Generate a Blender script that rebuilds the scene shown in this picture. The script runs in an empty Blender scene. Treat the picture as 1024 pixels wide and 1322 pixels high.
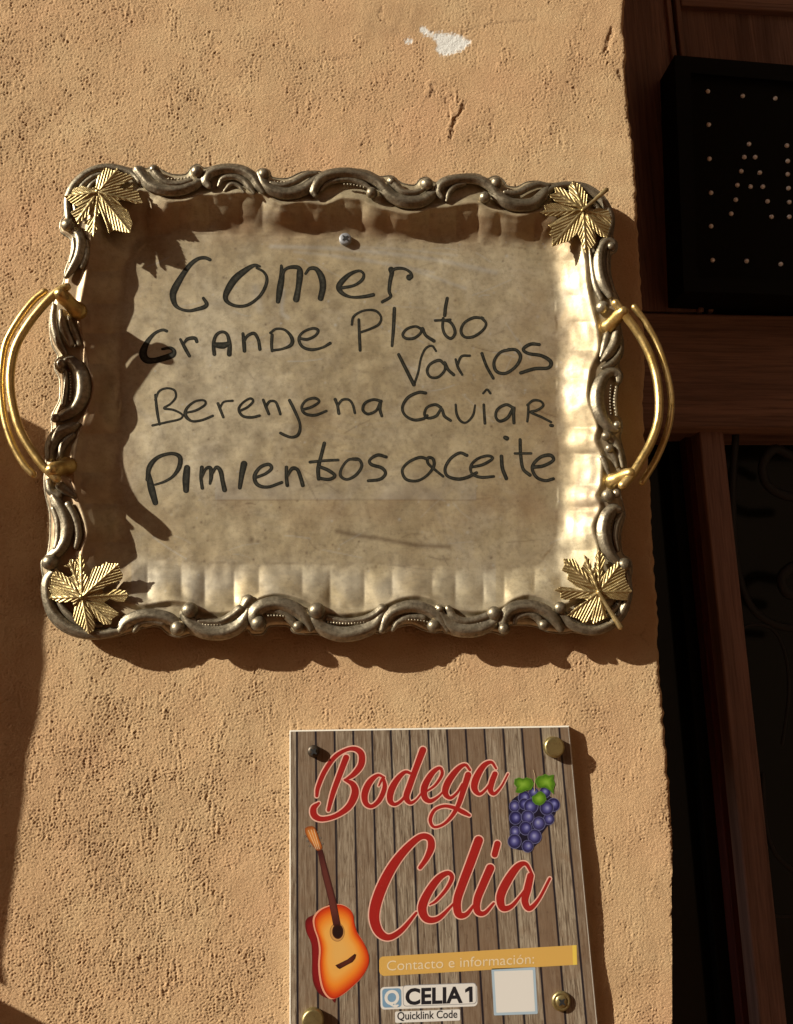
import bpy, math, random
import numpy as np
from mathutils import Vector, Matrix

random.seed(7)
rng = np.random.default_rng(11)
S = bpy.context.scene
COL = S.collection

# ------------------------------------------------------------------ camera
F = 1100.0            # focal length in photograph pixels (1024 x 1322)
D = 0.64              # metres from the wall
CAMPOS = np.array([0.0, -D, 1.60])
def _n(v):
    v = np.array(v, float); return v / np.linalg.norm(v)
up_c = _n((-138, -5300, F))            # plumb lines and horizontals of the wall as the lens sees them
rt_c = np.array((11000, -56, F), float); rt_c -= up_c * rt_c.dot(up_c); rt_c = _n(rt_c)
in_c = np.cross(up_c, rt_c)
def c2w(v):
    v = np.asarray(v, float)
    return np.stack([v @ rt_c, v @ in_c, v @ up_c], -1)
cam_d = bpy.data.cameras.new('camera'); cam = bpy.data.objects.new('camera', cam_d); COL.objects.link(cam)
X, Y, Z = c2w((1, 0, 0)), c2w((0, -1, 0)), c2w((0, 0, -1))
cam.matrix_world = Matrix(((X[0], Y[0], Z[0], CAMPOS[0]), (X[1], Y[1], Z[1], CAMPOS[1]), (X[2], Y[2], Z[2], CAMPOS[2]), (0, 0, 0, 1)))
cam_d.sensor_fit = 'VERTICAL'; cam_d.sensor_height = 24.0; cam_d.lens = F / 1322.0 * 24.0
cam_d.clip_start = 0.01; cam_d.clip_end = 500
S.camera = cam

def P(px, py, h=0.0):
    """point of the place that stands h metres in front of the wall face, seen at photograph pixel (px, py)"""
    px = np.asarray(px, float); py = np.asarray(py, float); h = np.asarray(h, float)
    px, py, h = np.broadcast_arrays(px, py, h)
    d = c2w(np.stack([(px - 512) / F, (py - 661) / F, np.ones_like(px)], -1))
    t = (D - h) / d[..., 1]
    return CAMPOS + t[..., None] * d
PX = D / F            # metres per pixel on the wall

# ------------------------------------------------------------------ light
TO_SUN = _n((-2.35, -1.0, 1.25))
elev = math.asin(TO_SUN[2]); azi = math.atan2(TO_SUN[0], TO_SUN[1])
w = bpy.data.worlds.new('World'); S.world = w; w.use_nodes = True
nt = w.node_tree; nt.nodes.clear()
sky = nt.nodes.new('ShaderNodeTexSky'); sky.sky_type = 'NISHITA'; sky.sun_disc = False
sky.sun_elevation = elev; sky.sun_rotation = azi % (2 * math.pi); sky.dust_density = 3.0; sky.air_density = 1.0
bg = nt.nodes.new('ShaderNodeBackground'); bg.inputs[1].default_value = 0.05
wo = nt.nodes.new('ShaderNodeOutputWorld')
nt.links.new(sky.outputs[0], bg.inputs[0]); nt.links.new(bg.outputs[0], wo.inputs[0])
sl = bpy.data.lights.new('sun', 'SUN'); sl.energy = 5.0; sl.angle = math.radians(0.5); sl.color = (1.0, 0.93, 0.80)
so = bpy.data.objects.new('sun', sl); COL.objects.link(so)
so.rotation_euler = Vector(TO_SUN).to_track_quat('Z', 'Y').to_euler(); so.location = (-3, -3, 5)
S.view_settings.view_transform = 'Standard'; S.view_settings.look = 'None'
S.view_settings.exposure = 0.57; S.view_settings.gamma = 1.0; S.view_settings.use_curve_mapping = False
S.cycles.max_bounces = 8; S.cycles.diffuse_bounces = 4

# ------------------------------------------------------------------ helpers
def srgb(r, g, b):
    f = lambda c: (c / 255 / 12.92) if c <= 10 else ((c / 255 + 0.055) / 1.055) ** 2.4
    return (f(r), f(g), f(b), 1.0)

class Mat:
    def __init__(s, name, rough=0.6, metal=0.0, color=(.5, .5, .5, 1), spec=0.5):
        s.m = bpy.data.materials.new(name); s.m.use_nodes = True; s.t = s.m.node_tree
        s.b = s.t.nodes['Principled BSDF']
        s.b.inputs['Roughness'].default_value = rough; s.b.inputs['Metallic'].default_value = metal
        s.b.inputs['Base Color'].default_value = color; s.b.inputs['Specular IOR Level'].default_value = spec
    def n(s, kind, **kw):
        x = s.t.nodes.new('ShaderNode' + kind)
        for k, v in kw.items(): setattr(x, k, v)
        return x
    def l(s, a, b): s.t.links.new(a, b)
    def coord(s, scale=(1, 1, 1), rot=(0, 0, 0), out='Object'):
        tc = s.n('TexCoord'); mp = s.n('Mapping'); mp.inputs['Scale'].default_value = scale; mp.inputs['Rotation'].default_value = rot
        s.l(tc.outputs[out], mp.inputs[0]); return mp.outputs[0]
    def noise(s, vec, scale, detail=4, rough=0.55, dist=0.0):
        x = s.n('TexNoise'); x.inputs['Scale'].default_value = scale; x.inputs['Detail'].default_value = detail
        x.inputs['Roughness'].default_value = rough; x.inputs['Distortion'].default_value = dist
        s.l(vec, x.inputs['Vector']); return x.outputs[0]
    def ramp(s, val, stops):
        x = s.n('ValToRGB'); e = x.color_ramp.elements
        while len(e) < len(stops): e.new(0.5)
        for q, (p, c) in zip(e, stops):
            q.position = p; q.color = c if isinstance(c, tuple) else (c, c, c, 1)
        s.l(val, x.inputs[0]); return x.outputs[0]
    def mix(s, fac, a, b, mode='MIX'):
        x = s.n('Mix', data_type='RGBA', blend_type=mode)
        for sock, v in ((x.inputs[0], fac), (x.inputs[6], a), (x.inputs[7], b)):
            if isinstance(v, bpy.types.NodeSocket): s.l(v, sock)
            else: sock.default_value = v
        return x.outputs[2]
    def math(s, op, a, b=0.0):
        x = s.n('Math', operation=op)
        for sock, v in ((x.inputs[0], a), (x.inputs[1], b)):
            if isinstance(v, bpy.types.NodeSocket): s.l(v, sock)
            else: sock.default_value = v
        return x.outputs[0]
    def attr(s, name, out='Color'):
        x = s.n('Attribute', attribute_name=name); return x.outputs[out]
    def bump(s, val, strength, dist):
        x = s.n('Bump'); x.inputs['Strength'].default_value = strength; x.inputs['Distance'].default_value = dist
        s.l(val, x.inputs['Height']); s.l(x.outputs[0], s.b.inputs['Normal']); return x
    def col(s, sock): s.l(sock, s.b.inputs['Base Color'])
    def rgh(s, sock): s.l(sock, s.b.inputs['Roughness'])

def put(name, verts, faces, mat=None, parent=None, smooth=True, attrs=None, uvs=None):
    me = bpy.data.meshes.new(name)
    verts = np.asarray(verts, np.float32)
    if isinstance(faces, np.ndarray) and faces.ndim == 2:
        k = faces.shape[1]; n = len(faces)
        me.vertices.add(len(verts)); me.vertices.foreach_set('co', verts.ravel())
        me.loops.add(n * k); me.loops.foreach_set('vertex_index', faces.astype(np.int32).ravel())
        me.polygons.add(n); me.polygons.foreach_set('loop_start', np.arange(0, n * k, k, dtype=np.int32))
        me.update(calc_edges=True)
    else:
        me.from_pydata([tuple(map(float, v)) for v in verts], [], [tuple(int(i) for i in f) for f in faces])
    if smooth: me.polygons.foreach_set('use_smooth', np.ones(len(me.polygons), bool))
    if attrs:
        for k, a in attrs.items():
            a = np.asarray(a, np.float32)
            if a.ndim == 1:
                at = me.attributes.new(k, 'FLOAT', 'POINT'); at.data.foreach_set('value', a)
            else:
                at = me.attributes.new(k, 'FLOAT_COLOR', 'POINT'); at.data.foreach_set('color', a.ravel())
    me.update()
    if mat: me.materials.append(mat.m if isinstance(mat, Mat) else mat)
    o = bpy.data.objects.new(name, me); COL.objects.link(o)
    if parent: attach(o, parent)
    return o

def attach(o, parent):
    o.parent = parent
    root = parent
    off = np.zeros(3)
    while root: off += np.array(root.location); root = root.parent
    if o.type == 'MESH':      # vertices were given in world space
        n = len(o.data.vertices); a = np.empty(n * 3, np.float32); o.data.vertices.foreach_get('co', a)
        a = a.reshape(-1, 3) - off; o.data.vertices.foreach_set('co', a.astype(np.float32).ravel()); o.data.update()

def thing(name, label, cat, loc, group=None):
    o = bpy.data.objects.new(name, None); COL.objects.link(o); o.location = tuple(map(float, loc)); o.empty_display_size = 0.02
    o['label'] = label; o['category'] = cat
    if group: o['group'] = group
    return o

class MB:
    """collects shapes into one mesh"""
    def __init__(s): s.v = []; s.f = []; s.a = []; s.c = 0
    def add(s, v, f, a=None):
        v = np.asarray(v, float); s.v.append(v)
        for q in f: s.f.append(tuple(int(i) + s.c for i in q))
        s.c += len(v)
        s.a.append(np.zeros((len(v), 4)) if a is None else np.asarray(a, float))
        return s
    def build(s, name, mat, parent=None, smooth=True, attr=None, label=None):
        o = put(name, np.concatenate(s.v), s.f, mat, parent, smooth, {attr: np.concatenate(s.a)} if attr else None)
        if label: o['label'] = label
        return o

def spline(pts, n=8, closed=False):
    """Catmull-Rom through rows of any width"""
    p = np.asarray(pts, float)
    if len(p) < 3 and not closed:
        t = np.linspace(0, 1, n + 1)[:, None]; return p[0] * (1 - t) + p[-1] * t
    q = np.vstack([p[-1], p, p[:2]]) if closed else np.vstack([2 * p[0] - p[1], p, 2 * p[-1] - p[-2]])
    out = []; t = np.linspace(0, 1, n, endpoint=False)[:, None]
    for i in range(1, len(q) - 2):
        a, b, c, d = q[i - 1], q[i], q[i + 1], q[i + 2]
        out.append(0.5 * (2 * b + (c - a) * t + (2 * a - 5 * b + 4 * c - d) * t ** 2 + (3 * b - a - 3 * c + d) * t ** 3))
    out = np.vstack(out)
    return out if closed else np.vstack([out, p[-1]])

def tube(mb, path, rad, flat=1.0, seg=10, nrm=(0, -1, 0), rib=0.0):
    """swept tube, path in metres, rad in metres per point, squashed along nrm by flat, rounded ends"""
    path = np.asarray(path, float); rad = np.asarray(rad, float) * np.ones(len(path))
    tan = np.gradient(path, axis=0); tan /= np.maximum(np.linalg.norm(tan, axis=1), 1e-9)[:, None]
    c = [path[0] - tan[0] * rad[0] * k for k in (0.95, 0.8, 0.45)] ; r = [rad[0] * k for k in (0.3, 0.6, 0.89)]
    c2 = [path[-1] + tan[-1] * rad[-1] * k for k in (0.45, 0.8, 0.95)]; r2 = [rad[-1] * k for k in (0.89, 0.6, 0.3)]
    path = np.vstack([c, path, c2]); rad = np.concatenate([r, rad, r2]); tan = np.vstack([[tan[0]] * 3, tan, [tan[-1]] * 3])
    nrm = np.asarray(nrm, float)
    side = np.cross(tan, nrm); side /= np.maximum(np.linalg.norm(side, axis=1), 1e-9)[:, None]
    up = np.cross(side, tan)
    a = np.linspace(0, 2 * math.pi, seg, endpoint=False)
    V = path[:, None] + rad[:, None, None] * (1 + rib * np.cos(4 * a + 0.6))[None, :, None] * (np.cos(a)[None, :, None] * side[:, None] + flat * np.sin(a)[None, :, None] * up[:, None])
    m = len(path); f = []
    for i in range(m - 1):
        for j in range(seg):
            k = (j + 1) % seg
            f.append((i * seg + j, i * seg + k, (i + 1) * seg + k, (i + 1) * seg + j))
    f.append(tuple(range(seg))[::-1]); f.append(tuple((m - 1) * seg + j for j in range(seg)))
    f = [q[::-1] for q in f]
    mb.add(V.reshape(-1, 3), f)

def ball(mb, c, r, flat=1.0, n=14, m=9):
    v = [(0, -r * flat, 0)]; f = []
    for i in range(1, m):
        t = math.pi * i / m
        for j in range(n):
            p = 2 * math.pi * j / n
            v.append((r * math.sin(t) * math.cos(p), -r * flat * math.cos(t), r * math.sin(t) * math.sin(p)))
    v.append((0, r * flat, 0)); L = len(v) - 1
    for j in range(n):
        k = (j + 1) % n; f.append((0, 1 + j, 1 + k)); b = 1 + (m - 2) * n; f.append((L, b + k, b + j))
        for i in range(m - 2):
            a = 1 + i * n; f.append((a + j, a + n + j, a + n + k, a + k))
    mb.add(np.array(v) + np.asarray(c), f)

def box(mb, x0, x1, y0, y1, z0, z1):
    v = [(x, y, z) for x in (x0, x1) for y in (y0, y1) for z in (z0, z1)]
    mb.add(v, [(0, 1, 3, 2), (4, 6, 7, 5), (0, 4, 5, 1), (2, 3, 7, 6), (0, 2, 6, 4), (1, 5, 7, 3)])

def slab(mb, quad, h_front, h_back, bev=1.2):
    """solid with a bevelled front whose outline (px polygon) is a real thickness deep"""
    q = np.asarray(quad, float); c = q.mean(0); k = len(q)
    inn = q + (c - q) / np.maximum(np.linalg.norm(c - q, axis=1), 1)[:, None] * bev * 1.4
    v = np.vstack([P(inn[:, 0], inn[:, 1], h_front), P(q[:, 0], q[:, 1], h_front - bev * PX), P(q[:, 0], q[:, 1], h_back)])
    v[2 * k:, 0] = v[k:2 * k, 0]; v[2 * k:, 2] = v[k:2 * k, 2]
    f = [tuple(range(k))[::-1], tuple(range(2 * k, 3 * k))]
    for i in range(k):
        j = (i + 1) % k
        f += [(i, j, k + j, k + i), (k + i, k + j, 2 * k + j, 2 * k + i)]
    mb.add(v, f)

def inside(px, py, poly):
    r = np.zeros(px.shape, bool); n = len(poly)
    for i in range(n):
        x1, y1 = poly[i]; x2, y2 = poly[(i + 1) % n]
        if y1 == y2: continue
        c = ((y1 > py) != (y2 > py)) & (px < (x2 - x1) * (py - y1) / (y2 - y1) + x1); r ^= c
    return r
def nearest(px, py, poly, closed=True):
    best = np.full(px.shape, 1e9); bx = px.copy(); by = py.copy(); n = len(poly)
    for i in range(n if closed else n - 1):
        x1, y1 = poly[i]; x2, y2 = poly[(i + 1) % n]; dx, dy = x2 - x1, y2 - y1; L = dx * dx + dy * dy + 1e-9
        t = np.clip(((px - x1) * dx + (py - y1) * dy) / L, 0, 1); qx = x1 + t * dx; qy = y1 + t * dy
        d = (px - qx) ** 2 + (py - qy) ** 2; m = d < best
        best[m] = d[m]; bx[m] = qx[m]; by[m] = qy[m]
    return np.sqrt(best), bx, by

def relief(name, poly, step, hfun, back, mat, parent, attrfun=None):
    """raised sheet cut to an outline, with its own thickness"""
    poly = np.asarray(poly, float); x0, y0 = poly.min(0) - step; x1, y1 = poly.max(0) + step
    gx = np.arange(x0, x1 + step, step); gy = np.arange(y0, y1 + step, step)
    A, B = np.meshgrid(gx, gy); ins = inside(A, B, poly)
    cell = ins[:-1, :-1] | ins[1:, :-1] | ins[:-1, 1:] | ins[1:, 1:]
    use = np.zeros(A.shape, bool)
    for sy in (slice(0, -1), slice(1, None)):
        for sx in (slice(0, -1), slice(1, None)): use[sy, sx] |= cell
    mv = use & ~ins
    if mv.any():
        _, bx, by = nearest(A[mv], B[mv], poly); A[mv] = bx; B[mv] = by
    idx = -np.ones(A.shape, int); idx[use] = np.arange(use.sum())
    a, b = A[use], B[use]; h = hfun(a, b); top = P(a, b, h); n = len(a)
    bot = top.copy(); bot[:, 1] += back
    cy, cx = np.nonzero(cell)
    tl, tr, bl, br = idx[cy, cx], idx[cy, cx + 1], idx[cy + 1, cx], idx[cy + 1, cx + 1]
    F1 = np.stack([bl, br, tr, tl], 1); F2 = np.stack([tl, tr, br, bl], 1) + n
    pad = np.pad(cell, 1); c = pad[1:-1, 1:-1]; sk = []
    for dy, dx, u, v in ((-1, 0, (0, 0), (0, 1)), (1, 0, (1, 1), (1, 0)), (0, -1, (1, 0), (0, 0)), (0, 1, (0, 1), (1, 1))):
        nb = pad[1 + dy:pad.shape[0] - 1 + dy, 1 + dx:pad.shape[1] - 1 + dx]; yy, xx = np.nonzero(c & ~nb)
        p = idx[yy + u[0], xx + u[1]]; q = idx[yy + v[0], xx + v[1]]; sk.append(np.stack([p, q, q + n, p + n], 1))
    FF = np.vstack([F1] + sk) if name == 'tray_body' else np.vstack([F1, F2] + sk)     # the tray's back lies against the wall
    at = None
    if attrfun:
        at = {k: np.concatenate([v, v]) for k, v in attrfun(a, b).items()}
    return put(name, np.vstack([top, bot]), FF, mat, parent, True, at)

def fftnoise(shape, lo, hi, aniso=1.0, seed=0):
    """band limited noise, wavelengths lo..hi in cells; aniso > 1 stretches it down the wall"""
    r = np.random.default_rng(seed); ny, nx = shape
    fy = np.fft.fftfreq(ny)[:, None] * aniso; fx = np.fft.rfftfreq(nx)[None, :]
    f = np.sqrt(fx * fx + fy * fy) + 1e-9
    g = np.exp(-(np.log(f * math.sqrt(lo * hi)) / (0.5 * math.log(hi / lo) + 1e-6)) ** 2)
    z = np.fft.irfft2(np.fft.rfft2(r.standard_normal(shape)) * g, s=shape); return z / z.std()

# ------------------------------------------------------------------ materials
def stucco_mat():
    m = Mat('ochre_stucco', 0.95, spec=0.15); v = m.coord()
    a = m.ramp(m.noise(v, 7, 5, 0.6), [(0.34, (.58, .355, .195, 1)), (0.5, (.565, .38, .205, 1)), (0.64, (.57, .41, .228, 1))])
    b = m.mix(m.ramp(m.noise(v, 45, 4, 0.6), [(0.35, 0.0), (0.7, 0.6)]), a, (.47, .29, .15, 1))
    b = m.mix(m.ramp(m.noise(v, 900, 2, 0.6), [(0.40, 0.0), (0.72, 0.5)]), b, (.66, .45, .26, 1))
    d = m.mix(m.attr('dirt_pit_dark', 'Fac'), b, (.16, .09, .055, 1))
    d = m.mix(m.attr('chip', 'Fac'), d, (.78, .78, .74, 1))
    m.col(d)
    m.bump(m.noise(v, 620, 6, 0.82), 0.85, 0.0011)
    return m
M_STUCCO = stucco_mat()

def tray_mat():
    m = Mat('tarnished_silver_plate', 0.42, 0.62, spec=0.5); v = m.coord()
    base = m.ramp(m.noise(v, 9, 5, 0.62, 0.4), [(0.3, (.40, .31, .18, 1)), (0.5, (.48, .40, .25, 1)), (0.7, (.56, .49, .34, 1))])
    base = m.mix(m.ramp(m.noise(v, 28, 6, 0.7, 0.8), [(0.48, 0.0), (0.70, 0.22)]), base, (.26, .21, .14, 1))
    base = m.mix(m.ramp(m.noise(m.coord((1, 1, 1), (0.3, 0.2, 0.5)), 16, 6, 0.7, 1.0), [(0.50, 0.0), (0.72, 0.45)]), base, (.54, .50, .42, 1))
    base = m.mix(m.ramp(m.noise(v, 260, 6, 0.78), [(0.46, 0.0), (0.66, 0.45)]), base, (.20, .155, .10, 1))
    base = m.mix(m.ramp(m.noise(v, 900, 3, 0.7), [(0.60, 0.0), (0.75, 0.6)]), base, (.60, .53, .40, 1))
    sc = m.coord((25, 25, 900), (0, 0.06, 0))
    base = m.mix(m.ramp(m.noise(sc, 1.0, 3, 0.6), [(0.55, 0.0), (0.8, 0.35)]), base, (.55, .48, .35, 1))
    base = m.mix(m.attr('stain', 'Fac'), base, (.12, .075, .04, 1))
    base = m.mix(m.attr('rust_brown', 'Fac'), base, (.28, .15, .07, 1))
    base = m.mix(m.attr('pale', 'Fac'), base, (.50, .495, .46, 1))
    m.col(base)
    m.rgh(m.ramp(m.noise(v, 60, 6, 0.75), [(0.3, 0.38), (0.7, 0.66)]))
    m.bump(m.noise(v, 500, 4, 0.7), 0.25, 0.0003)
    return m
M_TRAY = tray_mat()

def rim_mat():
    m = Mat('aged_silver_plate', 0.36, 0.78, spec=0.5); v = m.coord()
    base = m.ramp(m.noise(v, 30, 5, 0.65), [(0.3, (.20, .165, .11, 1)), (0.55, (.32, .275, .195, 1)), (0.75, (.46, .41, .30, 1))])
    base = m.mix(m.ramp(m.noise(v, 350, 5, 0.75), [(0.42, 0.0), (0.66, 0.75)]), base, (.10, .08, .05, 1))
    m.col(base); m.rgh(m.ramp(m.noise(v, 200, 5, 0.7), [(0.3, 0.28), (0.7, 0.55)]))
    m.bump(m.noise(v, 420, 5, 0.75), 0.45, 0.0005)
    return m
M_RIM = rim_mat()

def brass_mat(name, c1, c2, r0, r1, bump=0.2):
    m = Mat(name, 0.3, 0.92); v = m.coord()
    base = m.ramp(m.noise(v, 60, 5, 0.65), [(0.35, c1), (0.65, c2)])
    base = m.mix(m.ramp(m.noise(v, 420, 5, 0.75), [(0.52, 0.0), (0.75, 0.55)]), base, (.13, .08, .03, 1))
    m.col(base); m.rgh(m.ramp(m.noise(v, 150, 5, 0.7), [(0.3, r0), (0.7, r1)]))
    m.bump(m.noise(v, 700, 4, 0.7), bump, 0.0003); return m
M_GOLD = brass_mat('brushed_gold_handle', (.56, .38, .12, 1), (.72, .54, .24, 1), 0.26, 0.48, 0.4)
M_LEAF = brass_mat('pale_gold_leaf', (.42, .32, .14, 1), (.60, .48, .25, 1), 0.36, 0.55, 0.5)
M_BRASS = brass_mat('dull_brass', (.38, .31, .13, 1), (.50, .42, .20, 1), 0.3, 0.5)
M_STEEL = Mat('zinc_screw', 0.55, 0.5, (.30, .31, .33, 1))
M_SLOT = Mat('screw_recess', 0.8, 0.2, (.02, .02, .02, 1))
M_DARKSCREW = Mat('blackened_screw', 0.45, 0.7, (.07, .055, .04, 1))

def ink_mat():
    m = Mat('black_marker_ink', 0.6, spec=0.1); v = m.coord()
    e = m.attr('across', 'Fac')
    n = m.ramp(m.noise(m.coord((1, 1, 1)), 420, 4, 0.7), [(0.3, 0.0), (0.7, 1.0)])
    f = m.math('MULTIPLY', m.ramp(e, [(0.0, 0.7), (0.45, 0.35), (0.8, 0.0)]), n)
    m.col(m.mix(f, (.012, .012, .009, 1), (.085, .08, .062, 1)))
    return m
M_INK = ink_mat()

def wood_mat(name, a, b, axis='z', rough=0.7, sc=1.0):
    m = Mat(name, rough, spec=0.25)
    s = (60 * sc, 60 * sc, 3.0 * sc) if axis == 'z' else (3.0 * sc, 60 * sc, 60 * sc)
    v = m.coord(s)
    c = m.ramp(m.noise(v, 1.0, 6, 0.62, 0.6), [(0.3, a), (0.7, b)])
    s2 = (400 * sc, 400 * sc, 12 * sc) if axis == 'z' else (12 * sc, 400 * sc, 400 * sc)
    n2 = m.noise(m.coord(s2), 1.0, 4, 0.7)
    c = m.mix(m.ramp(n2, [(0.45, 0.0), (0.7, 0.6)]), c, tuple(x * 0.35 for x in a[:3]) + (1,))
    m.col(c); m.bump(n2, 0.5, 0.0008); return m
M_WOOD_V = wood_mat('dark_door_wood', (.14, .080, .060, 1), (.32, .19, .14, 1), 'z')
M_WOOD_H = wood_mat('dark_rail_wood', (.15, .085, .060, 1), (.36, .21, .15, 1), 'x')
M_WOOD_R = wood_mat('red_brown_wood', (.18, .11, .09, 1), (.33, .20, .165, 1), 'z')
M_BLACK = Mat('black_lacquer', 0.6, color=(.006, .006, .005, 1), spec=0.08)
M_FELT = Mat('black_panel', 0.8, color=(.009, .009, .007, 1), spec=0.05)
M_GLASS = Mat('dark_window_glass', 0.15, color=(.007, .008, .005, 1), spec=0.12)
M_IRON = Mat('black_iron', 0.6, 0.3, (.012, .012, .011, 1))
M_DIODE = Mat('clear_diode', 0.25, color=(.90, .90, .90, 1), spec=0.8)

# ------------------------------------------------------------------ street ground, and unseen walls added to block sky and bounce light
def plain(name, mb, mat, kind='structure'):
    o = mb.build(name, mat, None, False); o['kind'] = kind; return o
mg = Mat('stone_paving', 0.85, spec=0.2); vg = mg.coord()
mg.col(mg.ramp(mg.noise(vg, 3, 5, 0.6), [(0.3, (.16, .080, .040, 1)), (0.7, (.24, .125, .062, 1))]))
g = MB(); g.add([(-60, -60, 0), (60, -60, 0), (60, 60, 0), (-60, 60, 0)], [(0, 1, 2, 3)]); plain('ground', g, mg)
mo = Mat('terracotta_render', 0.9, spec=0.1); vo = mo.coord()
mo.col(mo.ramp(mo.noise(vo, 1.5, 5, 0.6), [(0.3, (.20, .085, .035, 1)), (0.7, (.28, .12, .05, 1))]))
g = MB(); box(g, -3.0, 0.3, -2.9, -2.5, 0.0, 11.0); box(g, 0.31, 14.0, -9.4, -9.0, 0.0, 12.0); plain('sky_block_wall', g, mo)  # out of view, added to cut the sky and bounce warm light
mc = Mat('brown_limewash', 0.9, spec=0.1); mc.col(mc.ramp(mc.noise(mc.coord(), 2, 5, 0.6), [(0.3, (.10, .068, .046, 1)), (0.7, (.14, .10, .068, 1))]))
g = MB(); box(g, 2.9, 3.3, -8.9, 0.6, 0.0, 8.0); plain('bounce_wall', g, mc)  # unseen, added to bounce light towards the door recess
g = MB(); box(g, -14.0, -13.0, -12.0, -0.01, 0.0, 5.2); plain('horizon_block_wall', g, mo)  # unseen, added to block the low sky at the left
g = MB(); box(g, -5.5, 2.89, -1.0, -0.01, 3.95, 4.15); plain('overhead_block', g, mo)  # unseen slab added to block the sky overhead

# ------------------------------------------------------------------ the stuccoed wall
EDGE = np.array([(806, -90), (808, 0), (806, 31), (810, 60), (809, 97), (815, 155), (820, 194), (823, 242), (826, 320), (829, 360), (831, 403), (834, 440), (834, 480), (832, 520),
                 (833, 557), (838, 590), (842, 640), (843, 680), (846, 723), (847, 745), (851, 785), (851, 820), (853, 867), (858, 916), (861, 960), (863, 978),
                 (866, 1020), (870, 1068), (872, 1119), (873, 1195), (878, 1231), (879, 1280), (881, 1322), (884, 1420)], float)
def build_wall():
    step = 1.28; xl = -110.0; ys = np.arange(-80, 1404, step); ny = len(ys); nx = 765
    xe = np.interp(ys, EDGE[:, 1], EDGE[:, 0])
    rw = np.random.default_rng(4); xe = xe + fftnoise((ny, 8), 12, 60, 1, 3)[:, 0] * 0.5
    # columns: even pitch, last ones round the arris into the reveal
    gx = np.arange(nx) * step + xl
    A = np.broadcast_to(gx, (ny, nx)).copy(); B = np.broadcast_to(ys[:, None], (ny, nx)).copy()
    n = (ny, nx)
    amp = fftnoise(n, 60, 260, 1.3, 21); amp2 = fftnoise(n, 20, 70, 2.0, 22)
    # rougher to the left and low down, trowelled smoother in the middle and right of the top
    rough = 0.66 + 0.34 * np.exp(-((A - 90) / 190) ** 2) + 0.30 * (B > 840) * np.clip((B - 840) / 100, 0, 1) * np.exp(-((A - 250) / 260) ** 2)
    rough = rough + 0.18 * amp + 0.16 * amp2; rough = np.clip(rough * 1.12 + 0.10, 0.5, 1.6)
    g1 = fftnoise(n, 2.0, 4.2, 1.1, 1); g2 = fftnoise(n, 4, 11, 1.35, 2); gs = fftnoise(n, 2.8, 5.5, 1.0, 12); g3 = fftnoise(n, 14, 40, 1.4, 5); g4 = fftnoise(n, 70, 300, 1.0, 6)
    st = fftnoise(n, 3.0, 8, 5.0, 7)         # trowel drag
    sand = np.clip(gs, 0, 3) ** 1.5
    U = (A * 0.42 + B * 0.91) ; drag = fftnoise(n, 2.5, 7, 0.35, 17) * np.exp(-(((A - 300) / 150) ** 2 + ((B - 110) / 90) ** 2))
    fine = 0.120 * g1 + 0.034 * g2 + 0.075 * sand + 0.040 * st * (np.clip(amp2, 0, 2) + 0.8 * (B > 830) * np.exp(-((A - 200) / 130) ** 2)) + 0.07 * drag
    clump = np.exp(-(((A - 150 - 0.12 * (B - 1050)) / 34) ** 2 + ((B - 1040) / 120) ** 2)) + 0.9 * np.exp(-(((A - 35) / 60) ** 2 + ((B - 120) / 110) ** 2)) + 0.7 * np.exp(-(((A - 330 - (B - 60) * .45) / 22) ** 2 + ((B - 80) / 60) ** 2)) + 0.8 * np.exp(-(((A - 190) / 30) ** 2 + ((B - 1310) / 25) ** 2)) + 0.6 * np.exp(-(((A - 245) / 18) ** 2 + ((B - 1160) / 50) ** 2)) + 0.6 * np.exp(-(((A - 690) / 60) ** 2 + ((B - 15) / 25) ** 2))
    pits = np.clip(-g1 * 0.72 - g2 * 0.62 - 1.50 + 0.30 * g3 + 0.5 * clump, 0, 2.4)
    h = rough * (fine - 0.25 * pits) + 0.05 * g3 + 0.26 * g4
    def line(pts, wdt, dep):
        q = spline(pts, 6); m = (A > q[:, 0].min() - 12) & (A < q[:, 0].max() + 12) & (B > q[:, 1].min() - 12) & (B < q[:, 1].max() + 12)
        d, _, _ = nearest(A[m] + 1.2 * g2[m], B[m] + 1.2 * g1[m], q, False); e = np.zeros(n); e[m] = np.exp(-(d / wdt) ** 2); return dep * e, e
    dirt_pit_dark = np.zeros(n)
    for pts, wd, dp in (([(601, 136), (592, 148), (586, 160), (582, 178)], 1.9, -1.1), ([(576, 128), (578, 132)], 2.2, -0.9), ([(633, 140), (638, 150), (634, 160), (636, 172), (626, 185)], 1.0, -0.4),
                        ([(556, 108), (560, 118), (553, 125)], 1.8, -0.5), ([(791, 36), (787, 48), (782, 66)], 2.4, -1.3), ([(502, 182), (505, 198)], 1.4, -0.5), ([(597, 40), (640, 30), (690, 26)], 1.2, -0.35),
                        ([(460, 72), (420, 76), (400, 78)], 1.0, -0.3), ([(100, 162), (122, 177)], 0.8, -0.5), ([(181, 1238), (183, 1239)], 1.8, -1.4), ([(704, 172), (716, 170)], 1.4, -0.5),
                        ([(82, 46), (83, 52)], 2.4, -0.9), ([(495, 10), (489, 20), (497, 28)], 1.6, -0.6), ([(799, 92), (803, 100)], 2.6, -1.2), ([(832, 812), (828, 820), (836, 830)], 1.0, -0.5)):
        e, mk = line(pts, wd, dp); h += e; dirt_pit_dark = np.maximum(dirt_pit_dark, 0.35 * mk)
    ridge, _ = line([(594, 132), (588, 146), (580, 160), (577, 180)], 3.0, 0.45); h += ridge
    ridge, _ = line([(556, 106), (552, 122)], 3.2, 0.45); h += ridge
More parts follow.
